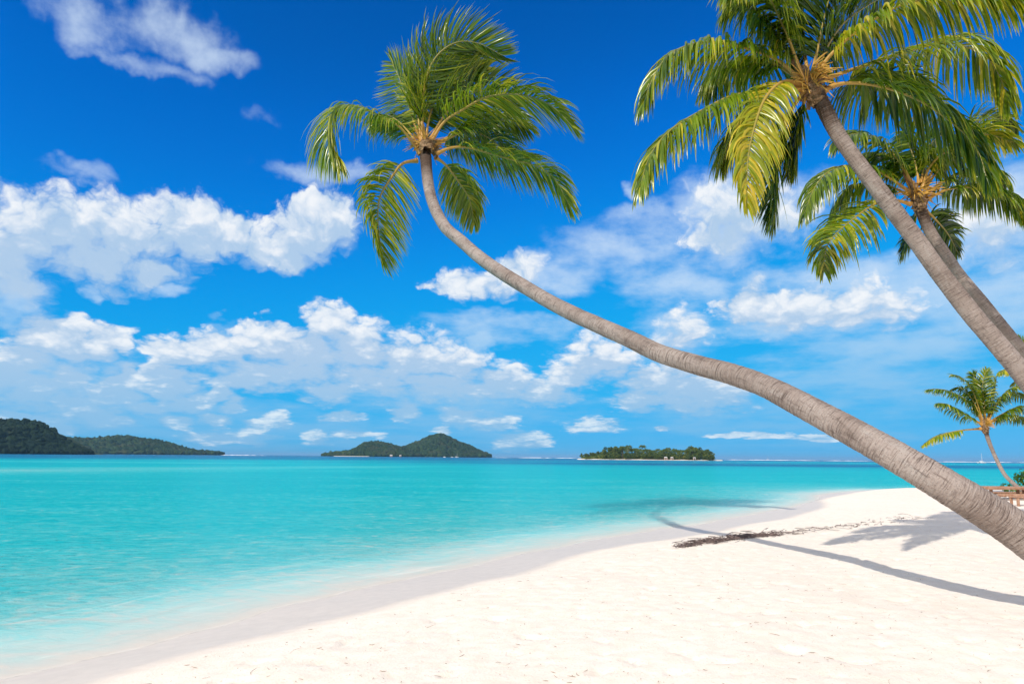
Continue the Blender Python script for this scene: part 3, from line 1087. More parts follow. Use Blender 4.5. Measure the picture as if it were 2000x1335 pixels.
WIND = (0.55, 0.0, 0.10)
P1 = [
    dict(p=[(655, 690), (655, 560), (662, 440), (690, 330), (745, 250), (830, 203), (930, 212), (1040, 268)], dd=-0.30, roll=[80, 75, 60, 40], L=0.98, g=0.10, w=(0.45, 0, 0.35), tint=0.46, lift=0.15, start=0.2),
    dict(p=[(650, 690), (615, 590), (580, 480), (545, 380), (505, 300)], dd=2.40, roll=80, L=0.85, g=0.15, w=(-0.1, 0, 0.1), tint=0.46, n=0.7),
    dict(p=[(645, 745), (600, 680), (540, 610), (450, 560), (350, 520), (272, 512), (215, 560), (197, 650), (215, 730), (262, 800)], dd=-0.90, roll=[10, 20, 30, 60], L=1.12, g=1.0, w=(0.12, 0, 0), tint=0.72, start=0.2),
    dict(p=[(630, 775), (560, 790), (510, 850), (455, 940), (440, 1020), (445, 1120), (465, 1258)], dd=-1.95, roll=[35, 60, 75], L=0.95, g=0.7, w=(0.30, 0, 0.0), tint=0.72, start=0.13),
    dict(p=[(720, 760), (770, 800), (830, 880), (880, 960), (906, 1072)], dd=1.80, roll=[10, 40, 60], L=0.70, g=1.0, w=(-0.1, 0, 0), tint=0.66),
    dict(p=[(720, 745), (790, 715), (870, 712), (960, 735), (1080, 770), (1200, 800), (1290, 860), (1367, 995)], dd=0.45, roll=[0, 10, 30], L=0.95, g=0.9, w=(0.22, 0, 0), tint=0.66, start=0.15),
    dict(p=[(690, 700), (760, 590), (850, 530), (950, 475), (1060, 455), (1180, 468), (1290, 520), (1380, 612)], dd=-2.25, roll=[10, 15, 30], L=1.0, g=0.8, w=(0.40, 0, 0.05), tint=0.66, start=0.15),
    dict(p=[(690, 680), (760, 560), (830, 490), (890, 450), (960, 437), (1040, 460), (1120, 520)], dd=1.80, roll=[60, 50, 45], L=0.95, g=0.2, w=(0.5, 0, 0.30), tint=0.30),
    dict(p=[(710, 700), (800, 655), (900, 640), (990, 675), (1060, 740), (1160, 760)], dd=2.70, roll=[10, 20, 30], L=0.9, g=0.8, w=(0.3, 0, 0), tint=0.30),
    dict(p=[(670, 690), (690, 560), (740, 450), (830, 380), (960, 330)], dd=0.90, roll=[70, 55, 40], L=0.9, g=0.3, w=(0.45, 0, 0.2), tint=0.66),
    dict(p=[(660, 680), (648, 560), (660, 420), (720, 320), (820, 300), (920, 340)], dd=1.50, roll=[80, 60, 40], L=0.95, g=0.25, w=(0.5, 0, 0.15), tint=0.46),
    dict(p=[(650, 690), (635, 560), (612, 430), (600, 320)], dd=1.05, roll=85, L=0.7, g=0.1, w=(0.1, 0, 0.2), tint=0.72, n=0.7),
    dict(p=[(690, 720), (800, 660), (930, 600), (1060, 580), (1160, 620)], dd=1.35, roll=[10, 20], L=0.95, g=0.9, w=(0.3, 0, 0), tint=0.40),
    dict(p=[(640, 710), (590, 640), (530, 580), (480, 560), (440, 600)], dd=2.10, roll=20, L=0.8, g=0.9, w=(0.1, 0, 0), tint=0.40),
]
L1 = [(2000, 1045), (1850, 950), (1700, 863), (1562, 788), (1490, 752), (1425, 729), (1350, 709), (1287, 689), (1219, 657), (1100, 603), (1000, 545), (940, 505),
      (900, 470), (868, 441), (846, 398), (836, 356), (831, 305)]
len1 = np.concatenate([[0], np.cumsum([math.hypot(L1[i + 1][0] - L1[i][0], L1[i + 1][1] - L1[i][1]) for i in range(len(L1) - 1)])])
len1 /= len1[-1]
T1 = [(u, v, 7.3 + 12.7 * l ** 2.2) for (u, v), l in zip(L1, len1)]
palm('leaning_palm', 'palm with a long S-curved trunk leaning far out over the beach', T1,
     [0.26, 0.20, 0.168, 0.152, 0.146, 0.146, 0.148, 0.150, 0.152, 0.154, 0.156, 0.157, 0.175], P1, (832, 282), 20.0, 1.35, 11, 140, 0.048,
     1.56, z1, 40, root=(6.5, 6.9), r0=0.05, young_len=1.5)

P2 = [
    dict(p=[(860, 400), (750, 300), (640, 250), (520, 220), (400, 203), (300, 222), (210, 270), (140, 370), (90, 500)], dd=-0.4, roll=[0, 5, 15, 30], L=0.92, g=1.5, tint=0.58),
    dict(p=[(850, 430), (720, 435), (620, 445), (500, 470), (380, 530), (260, 600), (170, 680), (110, 780), (75, 905)], dd=-1.2, roll=[0, 5, 15], L=0.86, g=1.5, tint=0.58, start=0.2),
    dict(p=[(860, 420), (790, 392), (730, 415), (670, 490), (630, 600), (600, 730), (590, 850), (590, 985)], dd=-1.8, roll=[20, 35, 45, 60], L=0.68, g=1.2, w=(0.1, 0, 0), tint=0.69, yellow=True, start=0.12),
    dict(p=[(870, 440), (800, 540), (745, 690), (725, 830), (722, 950), (718, 1065)], dd=0.9, roll=[70, 80], L=0.78, g=0.5, tint=0.22),
    dict(p=[(860, 380), (820, 270), (780, 160), (730, 50), (690, -30), (620, -90), (540, -60)], dd=-0.9, roll=[40, 40, 20], L=0.95, g=1.3, tint=0.48, start=0.3),
    dict(p=[(925, 410), (960, 310), (1030, 230), (1120, 150), (1230, 80), (1350, 20), (1500, -12), (1700, -25), (1880, 0), (2020, 60)], dd=-1.6, roll=[0, 5, 10], L=0.80, g=1.6, tint=0.69, start=0.16, n=1.2),
    dict(p=[(930, 400), (1060, 350), (1180, 310), (1300, 270), (1440, 230), (1560, 208), (1660, 232), (1750, 280), (1810, 370), (1855, 495)], dd=0.9, roll=[0, 5, 15], L=1.0, g=1.6, tint=0.64),
    dict(p=[(950, 455), (1010, 412), (1130, 402), (1280, 430), (1430, 490), (1550, 570), (1640, 645), (1710, 740), (1745, 850)], dd=-0.7, roll=[0, 8, 20], L=0.95, g=1.3, tint=0.27, start=0.2),
    dict(p=[(890, 380), (868, 250), (860, 120), (862, 0), (880, -110)], dd=0.9, roll=80, L=0.95, g=0.6, tint=0.19),
    dict(p=[(920, 390), (960, 260), (1050, 120), (1170, 30), (1300, -40)], dd=1.1, roll=[60, 30], L=0.95, g=0.9, tint=0.17),
    dict(p=[(860, 380), (760, 220), (660, 90), (560, 20), (490, 60)], dd=0.4, roll=[20, 10], L=0.9, g=1.4, tint=0.53),
    dict(p=[(850, 430), (720, 470), (590, 570), (510, 680), (470, 790)], dd=1.3, roll=20, L=0.8, g=1.2, tint=0.58),
    dict(p=[(900, 380), (930, 240), (960, 100), (1000, -30), (1090, -110)], dd=0.2, roll=[80, 50], L=1.0, g=0.7, tint=0.22),
    dict(p=[(840, 380), (720, 310), (600, 290), (480, 330), (400, 430)], dd=1.6, roll=10, L=0.9, g=1.4, tint=0.38),
    dict(p=[(950, 440), (1080, 400), (1230, 390), (1360, 420), (1480, 500)], dd=1.7, roll=10, L=0.95, g=1.4, tint=0.27),
    dict(p=[(880, 440), (850, 560), (830, 690), (820, 800)], dd=0.5, roll=75, L=0.75, g=0.5, tint=0.17),
]
T2 = [(2150, 960, 9.7), (2060, 812, 9.9), (1990, 722, 10.0), (1957, 682, 10.0), (1902, 618, 10.1), (1839, 538, 10.2), (1786, 465, 10.2), (1725.7, 384, 10.2), (1665, 304, 10.2),
      (1632, 255, 10.2), (1606, 205, 10.2), (1590, 172, 10.2)]
palm('slanting_palm', 'tallest palm, slanting in from the edge, its fronds cut by the photo top', T2,
     [0.21, 0.17, 0.155, 0.148, 0.14, 0.135, 0.13, 0.125, 0.115, 0.12], P2, (1583, 168), 10.2, 1.0, 23, 124, 0.043, 1.1, z2, 36, root=(9.3, 9.4))

P3 = [
    dict(p=[(1390, 900), (1340, 800), (1270, 720), (1180, 655), (1090, 650), (1040, 700)], dd=-0.5, roll=[40, 30], L=0.95, g=1.0, tint=0.27),
    dict(p=[(1380, 930), (1280, 860), (1180, 810), (1060, 800), (970, 840), (910, 920), (868, 1030)], dd=-0.6, roll=[5, 15, 30], L=1.0, g=1.4, tint=0.48),
    dict(p=[(1380, 985), (1290, 965), (1200, 990), (1100, 1060), (1010, 1140), (970, 1210), (962, 1305)], dd=-1.2, roll=[25, 40, 60], L=0.95, g=0.9, tint=0.74, start=0.2),
    dict(p=[(1390, 950), (1230, 885), (1100, 900), (1030, 980), (1000, 1090)], dd=1.2, roll=15, L=0.9, g=1.4, tint=0.38),
    dict(p=[(1460, 960), (1560, 915), (1680, 903), (1800, 930), (1880, 980), (1935, 1045)], dd=0.0, roll=[5, 10], L=0.85, g=1.4, tint=0.48, start=0.22),
    dict(p=[(1440, 900), (1470, 810), (1540, 740), (1630, 720), (1720, 780), (1790, 890)], dd=-1.0, roll=[20, 20], L=0.95, g=1.3, tint=0.48),
    dict(p=[(1420, 890), (1405, 790), (1370, 690), (1350, 640)], dd=0.5, roll=80, L=0.9, g=0.5, tint=0.43),
    dict(p=[(1450, 890), (1530, 750), (1620, 650), (1720, 580), (1820, 575), (1895, 625)], dd=0.7, roll=[40, 30], L=0.7, g=0.9, tint=0.27),
    dict(p=[(1450, 910), (1560, 760), (1680, 660), (1780, 655), (1890, 695)], dd=-0.3, roll=[30, 30], L=0.75, g=0.9, tint=0.74),
    dict(p=[(1440, 1000), (1500, 1060), (1560, 1130), (1605, 1215)], dd=0.9, roll=[60, 70], L=0.75, g=0.6, tint=0.19),
    dict(p=[(1410, 1000), (1395, 1100), (1350, 1205)], dd=1.0, roll=75, L=0.7, g=0.6, tint=0.19),
    dict(p=[(1430, 890), (1450, 770), (1490, 680), (1560, 640)], dd=1.0, roll=70, L=0.9, g=0.7, tint=0.38),
    dict(p=[(1400, 900), (1300, 770), (1210, 740), (1130, 790)], dd=1.2, roll=[20, 10], L=0.95, g=1.3, tint=0.22),
    dict(p=[(1460, 930), (1600, 840), (1740, 830), (1840, 890)], dd=1.3, roll=10, L=0.85, g=1.4, tint=0.22),
]
T3 = [(2110, 800, 14.6), (2040, 730, 14.6), (1992, 680, 14.6), (1932, 607, 14.6), (1875, 538, 14.6), (1847, 498, 14.6), (1819, 457, 14.6), (1799, 413, 14.6), (1790, 388, 14.6)]
palm('shaded_palm', 'palm half hidden behind the tallest palm, with a darker thin trunk', T3,
     [0.19, 0.15, 0.14, 0.13, 0.125, 0.12, 0.115], P3, (1790, 385), 14.6, 1.05, 37, 96, 0.050, 1.0, z2, 30, root=(14.6, 15.0))

P4 = [
    dict(p=[(590, 605), (555, 490), (520, 410), (480, 372), (430, 350)], dd=-0.4, roll=[40, 30], L=0.75, g=0.8, tint=0.4),
    dict(p=[(585, 605), (520, 500), (420, 440), (350, 425), (298, 428)], dd=0.2, roll=[20, 10], L=0.75, g=1.2, tint=0.35),
    dict(p=[(580, 610), (500, 560), (430, 520), (390, 502), (352, 500)], dd=-0.6, roll=[10, 10], L=0.8, g=1.3, tint=0.45),
    dict(p=[(575, 632), (480, 640), (400, 655), (330, 680), (272, 718)], dd=-0.4, roll=5, L=0.6, g=1.2, tint=0.75, start=0.3),
    dict(p=[(600, 600), (592, 480), (585, 400), (604, 325)], dd=-0.2, roll=80, L=0.7, g=0.3, tint=0.6),
    dict(p=[(612, 600), (660, 500), (720, 430), (800, 398)], dd=-0.3, roll=[20, 10], L=0.8, g=1.1, tint=0.5),
    dict(p=[(615, 600), (680, 560), (760, 520), (840, 512)], dd=-0.5, roll=10, L=0.8, g=1.3, tint=0.45),
    dict(p=[(600, 600), (565, 450), (535, 345)], dd=0.5, roll=80, L=0.8, g=0.4, tint=0.25),
    dict(p=[(605, 600), (640, 470), (655, 380)], dd=0.6, roll=80, L=0.8, g=0.4, tint=0.25),
    dict(p=[(615, 605), (700, 565), (780, 570), (850, 610)], dd=0.7, roll=10, L=0.7, g=1.3, tint=0.3),
    dict(p=[(585, 600), (530, 480), (470, 420), (420, 430)], dd=0.8, roll=20, L=0.8, g=1.0, tint=0.2),
    dict(p=[(610, 595), (680, 470), (750, 450), (820, 480)], dd=0.8, roll=20, L=0.8, g=1.0, tint=0.2),
]
T4 = [(2000, 957, 32.0), (1984.6, 948, 32.4), (1962, 926, 32.8), (1943, 890, 33), (1930, 858, 33), (1924, 838, 33)]
palm('small_palm', 'small palm beyond the beach with a thin pale curved trunk', T4, [0.14, 0.12, 0.10, 0.09, 0.085, 0.085, 0.10], P4, (1922, 832), 33.0, 1.0, 41, 66, 0.055,
     1.0, z3, 14, root=(26.3, 31.6), segs=4, r0=0.05, young_len=0.4)

P5 = [
    dict(p=[(900, 350), (850, 250), (800, 180), (775, 150)], dd=-0.3, roll=60, L=0.5, g=0.6, tint=0.7),
    dict(p=[(900, 380), (800, 350), (720, 325), (665, 345)], dd=-0.4, roll=10, L=0.5, g=1.2, tint=0.7, start=0.45),
    dict(p=[(900, 400), (840, 385), (770, 380), (735, 400)], dd=0.4, roll=10, L=0.5, g=1.2, tint=0.7),
    dict(p=[(910, 380), (1000, 330), (1080, 340), (1140, 400)], dd=0.0, roll=10, L=0.8, g=1.2, tint=0.4),
    dict(p=[(905, 360), (930, 250), (980, 180), (1050, 160)], dd=0.3, roll=50, L=0.8, g=0.8, tint=0.4),
]
T5 = [(2075, 900, 30.0), (2060, 840, 30.0), (2045, 780, 30.0), (2038, 748, 30.0)]
palm('hidden_palm', 'palm mostly out of frame, only yellow-green frond tips showing beside a trunk', T5, [0.15, 0.12, 0.11, 0.10, 0.10], P5, (2037, 742), 30.0, 1.0, 53, 46, 0.07,
     1.0, z3, 14, root=(25.0, 29.6), segs=4, r0=0.05, details=False, young_len=0.4)


# ------------------------------------------------------------------ leaf scatter for bushes and far trees
def leaf_cloud(n, centre, rad, size, seed, shell=0.55):
    """n small bent leaf faces spread through an ellipsoid (mostly near its skin)."""
    r = np.random.default_rng(seed)
    d = nrm(r.normal(0, 1, (n, 3)))
    rr = np.clip(r.uniform(shell ** 3, 1, n) ** (1 / 3), 0, 1)
    p = np.asarray(centre) + d * rr[:, None] * np.asarray(rad)
    nn = nrm(d + 0.7 * r.normal(0, 1, (n, 3)) + np.array([0, 0, 0.5]))
    a = nrm(np.cross(nn, r.normal(0, 1, (n, 3))))
    b = np.cross(nn, a)
    s = size * r.uniform(0.6, 1.3, n)[:, None]
    V = np.stack([p - a * s, p + b * s * 0.5 + nn * s * 0.12, p + a * s, p - b * s * 0.5 + nn * s * 0.12], 1).reshape(-1, 3)
    Q = np.arange(4 * n).reshape(-1, 4)
    return V, Q, np.repeat(np.clip(r.normal(0.45, 0.25, n), 0, 1), 4)


M['bush_leaf'] = make_leaf_mat('bush_leaf', (0.03, 0.10, 0.010), (0.13, 0.27, 0.02), (0.26, 0.33, 0.03), 0.3)
M['far_leaf'] = make_leaf_mat('far_tree_leaf', (0.03, 0.075, 0.018), (0.15, 0.20, 0.03), (0.32, 0.30, 0.05), 0.7)
M['bark'] = simple_mat('tree_bark', (0.10, 0.075, 0.055), (0.22, 0.17, 0.13), 3.0, 0.9, 0.1)


def build_bush():
    gx, gy = 26.6, 35.0
    gz = ground(gx, gy)
    e = empty('bush', (gx, gy, gz))
    for k in range(5):
        an = k * 1.3
        C, _ = spline([np.array([gx, gy, gz - 0.1]), np.array([gx + 0.3 * math.cos(an), gy + 0.3 * math.sin(an), gz + 0.35]),
                       np.array([gx + 0.75 * math.cos(an), gy + 0.7 * math.sin(an), gz + 0.8])], 8)
        V, Q, _ = tube(C, np.linspace(0.04, 0.015, 8), 6)
        child(mesh_obj('stem', V, Q, M['bark']), e)
    b = Bag()
    r = np.random.default_rng(5)
    for k in range(26):
        c = np.array([gx, gy, gz + 0.62]) + r.uniform(-1, 1, 3) * np.array([1.15, 0.9, 0.42])
        V, Q, t = leaf_cloud(70, c, (0.34, 0.34, 0.26), 0.085, 100 + k)
        b.add(V, Q, tint=t, tip=np.zeros(len(V)))
    c = np.array([at(1968, 941, 35)[0], 34.6, gz + 0.18])
    V, Q, t = leaf_cloud(60, c, (0.35, 0.25, 0.16), 0.08, 300)
    b.add(V, Q, tint=t, tip=np.zeros(len(V)))
    child(b.build('foliage', M['bush_leaf'], smooth=False), e)
    tag(e, 'glossy green leafy bush beside the small palm at the edge of the beach', 'bush')


build_bush()


def build_table():
    """Low picnic table of reddish planks beyond the trunk."""
    Y = 30.0
    L = at(1908, 948, Y)
    R = at(2075, 950, Y)
    cx = (L[0] + R[0]) / 2
    ln = R[0] - L[0]
    gz = ground(cx, Y)
    e = empty('picnic_table', (cx, Y, gz))
    for k, (dy, sh) in enumerate([(-0.42, 0.05), (-0.20, -0.04), (0.02, 0.02), (0.24, -0.02)]):
        V, Q = bevel_box(cx + sh, Y + dy, gz + 0.47 + 0.004 * k, ln, 0.21, 0.11, 0.0, 0.012)
        child(mesh_obj('plank', V, Q, M['timber'], smooth=False), e)
    for dy in (-0.95, 0.80):
        V, Q = bevel_box(cx + 0.15, Y + dy, gz + 0.22, ln - 0.3, 0.34, 0.10, 0.0, 0.012)
        child(mesh_obj('bench_plank', V, Q, M['timber'], smooth=False), e)
    for sx in (-0.38, 0.0, 0.38):
        for dy in (-0.2, 0.15):
            V, Q = box(cx + sx * ln, Y + dy, gz + 0.195, 0.09, 0.09, 0.54)
            child(mesh_obj('leg', V, Q, M['timber'], smooth=False), e)
        V, Q = box(cx + sx * ln, Y - 0.075, gz + 0.17, 0.07, 1.95, 0.07)
        child(mesh_obj('crossbar', V, Q, M['timber'], smooth=False), e)
    tag(e, 'long low picnic table of reddish planks behind the leaning trunk', 'table')
    # small stool in front of it
    Y = 25.5
    L = at(1977, 966, Y)
    R = at(2030, 966, Y)
    cx, ln = (L[0] + R[0]) / 2, R[0] - L[0]
    gz = ground(cx, Y)
    e = empty('wooden_stool', (cx, Y, gz))
    for dy in (-0.12, 0.12):
        V, Q = bevel_box(cx, Y + dy, gz + 0.30, ln, 0.20, 0.045, 0.0, 0.01)
        child(mesh_obj('seat_plank', V, Q, M['timber'], smooth=False), e)
    for sx in (-1, 1):
        for dy in (-0.17, 0.17):
            V, Q = box(cx + sx * (ln / 2 - 0.06), Y + dy, gz + 0.10, 0.07, 0.07, 0.35)
            child(mesh_obj('leg', V, Q, M['timber'], smooth=False), e)
    tag(e, 'small wooden stool on the sand in front of the picnic table', 'stool')


build_table()


# ------------------------------------------------------------------ wrack line and bits of dry leaf on the sand
def twig(bag, p, L, an, r, w, lift=0.0):
    d = np.array([math.cos(an), math.sin(an), lift])
    bend = np.array([-math.sin(an), math.cos(an), r.uniform(0, 0.35)]) * L * r.uniform(-0.22, 0.22)
    C, _ = spline([p - d * L / 2, p + bend, p + d * L / 2], 5)
    V, Q, _ = tube(C, np.array([0.5, 1, 1, 0.8, 0.3]) * w, 4)
    bag.add(V, Q)


def chip(bag, p, L, an, r):
    a = np.array([math.cos(an), math.sin(an), r.uniform(-0.3, 0.5)]) * L
    b = np.array([-math.sin(an), math.cos(an), r.uniform(-0.5, 0.5)]) * L * r.uniform(0.2, 0.5)
    up = np.array([0, 0, L * 0.25])
    V = np.array([p - a, p + b, p + a, p - b]) + np.array([up, up * 0, up, up * 0])
    bag.add(V, [[0, 1, 2, 3]])


def build_litter():
    r = np.random.default_rng(31)
    line = [(1332, 1061), (1380, 1053), (1440, 1045), (1500, 1040), (1560, 1036), (1640, 1029), (1720, 1019), (1800, 1008)]
    P = np.array([onz(u, v, 0.36) for u, v in line])
    C, ln = spline(P, 200)
    T = nrm(np.gradient(C, axis=0))
    b = Bag()
    for k in range(640):
        f = r.uniform(0.0, 0.33) if k < 470 else r.uniform(0, 1) ** 1.3
        i = int(f * 199)
        wdt = np.interp(f, [0, 0.1, 0.35, 0.5, 0.65, 1.0], [0.06, 0.12, 0.15, 0.16, 0.2, 0.25])
        sd = np.array([-T[i][1], T[i][0], 0])
        p = C[i] + sd * r.normal(0, wdt) + T[i] * r.normal(0, 0.15)
        hump = 0.04 * np.interp(f, [0, 0.45, 0.6], [1, 1, 0.2])
        p[2] = ground_fast(p[0], p[1]) + abs(r.normal(0, hump)) + 0.005
        an = math.atan2(T[i][1], T[i][0]) + r.normal(0, 0.5)
        if r.random() < 0.7:
            twig(b, p, r.uniform(0.10, 0.50), an, r, r.uniform(0.003, 0.008), r.normal(0, 0.06))
        else:
            chip(b, p, r.uniform(0.02, 0.07), an, r)
    o = b.build('wrack_debris', M['debris'], smooth=False)
    tag(o, 'dark strip of dry twigs and seaweed washed up along the sand', 'debris', kind='stuff')
    # scattered bits over the whole beach
    b = Bag()
    n = 0
    while n < 1600:
        Y = 4.2 * (30 / 4.2) ** r.random()
        X = r.uniform(-0.8, 0.85) * Y
        x_, y_ = np.array([[X]]), np.array([[Y]])
        sd_ = float(sdist(x_, y_, D2[::6])[0, 0])
        if sd_ < 0.3:
            continue
        n += 1
        p = np.array([X, Y, ground_fast(X, Y) + 0.006])
        if r.random() < 0.45:
            twig(b, p, (0.015 + 0.085 * r.random() ** 2) * (0.7 + (r.random() < 0.05) * 1.0), r.uniform(0, 6.28), r, r.uniform(0.0008, 0.0022), r.normal(0, 0.1))
        else:
            chip(b, p, 0.003 + 0.011 * r.random() ** 2.2, r.uniform(0, 6.28), r)
    o = b.build('leaf_litter', M['litter'], smooth=False)
    tag(o, 'tiny brown twigs and leaf bits scattered over the white sand', 'litter', kind='stuff')


_beach = bpy.data.objects['beach'].data
_bv = np.empty(len(_beach.vertices) * 3, dtype=np.float32)
_beach.vertices.foreach_get('co', _bv)
_bv = _bv.reshape(-1, 3)
_bx = np.unique(_bv[:, 0])
_nx = int(np.argmax(np.diff(_bv[:, 1]) != 0)) + 1
_bx = _bv[:_nx, 0]
_by = _bv[::_nx, 1]
_bz = _bv[:, 2].reshape(-1, _nx)


def ground_fast(x, y):
    i = min(max(int(np.searchsorted(_bx, x)) - 1, 0), len(_bx) - 2)
    j = min(max(int(np.searchsorted(_by, y)) - 1, 0), len(_by) - 2)
    fx = (x - _bx[i]) / (_bx[i + 1] - _bx[i])
    fy = (y - _by[j]) / (_by[j + 1] - _by[j])
    a = _bz[j, i] * (1 - fx) + _bz[j, i + 1] * fx
    b = _bz[j + 1, i] * (1 - fx) + _bz[j + 1, i + 1] * fx
    return float(a * (1 - fy) + b * fy)


build_litter()
# ------------------------------------------------------------------ far islands
def make_canopy_mat(name, dark, light, brown):
    m, n, out = new_mat(name)
    tint = n.attr('tint').outputs['Fac']
    geo = n.add('ShaderNodeNewGeometry')
    f = n.noise(geo.outputs['Position'], 0.02, 4.0, 0.6)
    f2 = n.noise(geo.outputs['Position'], 0.35, 3.0, 0.6)
    col = n.mix(tint, (*dark, 1), (*light, 1))
    col = n.mix(n.math('MULTIPLY', n.smooth(f, 0.48, 0.68), 0.6), col, (*brown, 1))
    col = n.mix(n.math('MULTIPLY', f2, 0.5), col, (*dark, 1))
    p = principled(n, col, 0.85, 0.1)
    n.l.new(p.outputs[0], out.inputs[0])
    return m


M['forest'] = make_canopy_mat('forest_canopy', (0.014, 0.032, 0.016), (0.045, 0.080, 0.026), (0.090, 0.085, 0.040))
M['dark_forest'] = make_canopy_mat('shaded_forest_canopy', (0.007, 0.018, 0.012), (0.022, 0.042, 0.018), (0.045, 0.050, 0.024))  # darker copy of the canopy: cloud shade on the left hill, put into the colour
M['soil'] = simple_mat('hill_soil', (0.03, 0.05, 0.02), (0.06, 0.08, 0.03), 0.05, 0.9, 0.1)
M['beach_far'] = simple_mat('far_beach_sand', (0.66, 0.58, 0.47), (0.76, 0.70, 0.60), 0.1, 0.9, 0.1)
M['foam'] = simple_mat('breaking_surf', (0.78, 0.80, 0.82), (0.86, 0.87, 0.88), 0.3, 0.8, 0.2)

_t = (1 + 5 ** 0.5) / 2
ICO_V = nrm(np.array([(-1, _t, 0), (1, _t, 0), (-1, -_t, 0), (1, -_t, 0), (0, -1, _t), (0, 1, _t), (0, -1, -_t), (0, 1, -_t), (_t, 0, -1), (_t, 0, 1), (-_t, 0, -1), (-_t, 0, 1)]))
ICO_F = np.array([(0, 11, 5), (0, 5, 1), (0, 1, 7), (0, 7, 10), (0, 10, 11), (1, 5, 9), (5, 11, 4), (11, 10, 2), (10, 7, 6), (7, 1, 8), (3, 9, 4), (3, 4, 2), (3, 2, 6), (3, 6, 8), (3, 8, 9),
                  (4, 9, 5), (2, 4, 11), (6, 2, 10), (8, 6, 7), (9, 8, 1)])


def hill(name, label, prof, Y, depth, base_v_extra, n_tree, tree_r, seed, forest_label, rough=0.06, canopy='forest'):
    """prof: skyline of the photograph [(u, v)]; the ridge stands at distance Y, slopes run depth metres toward and away."""
    r = np.random.default_rng(seed)
    us = np.array([p[0] for p in prof], float)
    zs = np.array([at(u, v, Y)[2] for u, v in prof]) - tree_r * 0.9
    xs = np.array([at(u, 890, Y)[0] for u in us])
    nx, ny = 160, 50
    x = np.linspace(xs[0], xs[-1], nx)
    yy = np.linspace(-1, 1, ny)
    X, S = np.meshgrid(x, yy)
    H = np.interp(X, xs, zs)
    mx = max(zs)
    spur = 0.30 * fbm(X / (mx * 1.3) + seed, S * 1.2 + seed, 4)
    wob = 1 - np.abs(S) ** 1.35
    # spurs and gullies run down the slopes
    Hs = np.maximum(H, 0) * np.clip(wob + spur * (np.abs(S) * (1 - np.abs(S)) * 4), 0, 1.0) - 3.0 * np.abs(S) ** 4 - 1.0 * (np.abs(S) > 0.98)
    Hs = Hs + rough * mx * fbm(X / (mx * 0.25), S * 6, 3) * (1 - np.abs(S))
    half = depth * (0.35 + 0.65 * np.sqrt(np.clip(np.interp(X, xs, zs) / mx, 0, 1)))
    Yg = Y + S * half
    i = np.arange(ny - 1)[:, None]
    j = np.arange(nx - 1)[None]
    Q = np.stack([i * nx + j, i * nx + j + 1, (i + 1) * nx + j + 1, (i + 1) * nx + j], -1).reshape(-1, 4)
    o = mesh_obj(name, np.stack([X, Yg, Hs], -1).reshape(-1, 3), Q, M['soil'])
    tag(o, label, kind='structure')
    # forest: crowns over the slopes that face the beach and along the ridge
    b = Bag()
    k = 0
    Vs, Fs, Ts = [], [], []
    while k < n_tree:
        fx, fs = r.uniform(0, nx - 1.01), (r.uniform(0, 0.56) * (ny - 1)) * 0.999
        a, c = int(fx), int(fs)
        ux, uy = fx - a, fs - c
        z = (Hs[c, a] * (1 - ux) + Hs[c, a + 1] * ux) * (1 - uy) + (Hs[c + 1, a] * (1 - ux) + Hs[c + 1, a + 1] * ux) * uy
        px_ = X[c, a] * (1 - ux) + X[c, a + 1] * ux
        py_ = (Yg[c, a] * (1 - ux) + Yg[c, a + 1] * ux) * (1 - uy) + (Yg[c + 1, a] * (1 - ux) + Yg[c + 1, a + 1] * ux) * uy
        if z < -1.5:
            continue
        k += 1
        R_ = tree_r * r.uniform(0.5, 1.25)
        v = ICO_V * (1 + r.uniform(-0.28, 0.28, (12, 1))) * np.array([R_, R_, R_ * r.uniform(0.7, 1.25)]) + np.array([px_, py_, max(z, 0.3) + R_ * 0.45])
        Vs.append(v)
        Fs.append(ICO_F + 12 * (k - 1))
        Ts.append(np.full(12, np.clip(r.normal(0.45, 0.28), 0, 1)))
    fo = mesh_obj(name + '_forest', np.vstack(Vs), np.vstack(Fs), M[canopy], smooth=False, attrs={'tint': np.concatenate(Ts)})
    fo.name = 'forest'
    tag(fo, forest_label, 'forest', kind='stuff')
    return o


hill('hill', 'steep wooded hill in painted cloud shade, rising from the water at the left border',
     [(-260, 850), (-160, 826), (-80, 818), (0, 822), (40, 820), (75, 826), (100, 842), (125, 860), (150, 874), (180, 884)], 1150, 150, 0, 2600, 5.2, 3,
     'dense trees in painted cloud shade covering the steep hill by the border', canopy='dark_forest')
hill('hill', 'long low wooded hill tapering to a point behind the steep dark hill',
     [(60, 858), (125, 855), (170, 857), (215, 853), (240, 852), (290, 858), (325, 864), (350, 873), (380, 881), (410, 882), (436, 887)], 2300, 260, 0, 3000, 8.0, 4,
     'trees covering the long low hill behind the dark one')
hill('hill', 'pointed green mountain in the middle of the horizon, higher of the two peaks',
     [(740, 889), (770, 880), (790, 872), (815, 862), (838, 852), (852, 848), (863, 847), (876, 852), (895, 863), (912, 868), (930, 877), (950, 885), (958, 890)], 2500, 330, 0, 3200, 6.5, 6,
     'forest on the slopes of the pointed mountain')
hill('hill', 'rounded smaller peak beside the pointed mountain',
     [(640, 888), (655, 884), (690, 880), (700, 874), (715, 864), (730, 862), (745, 864), (765, 868), (785, 874), (805, 882), (825, 889)], 2200, 240, 0, 2600, 6.0, 8,
     'forest on the slopes of the rounded smaller peak')

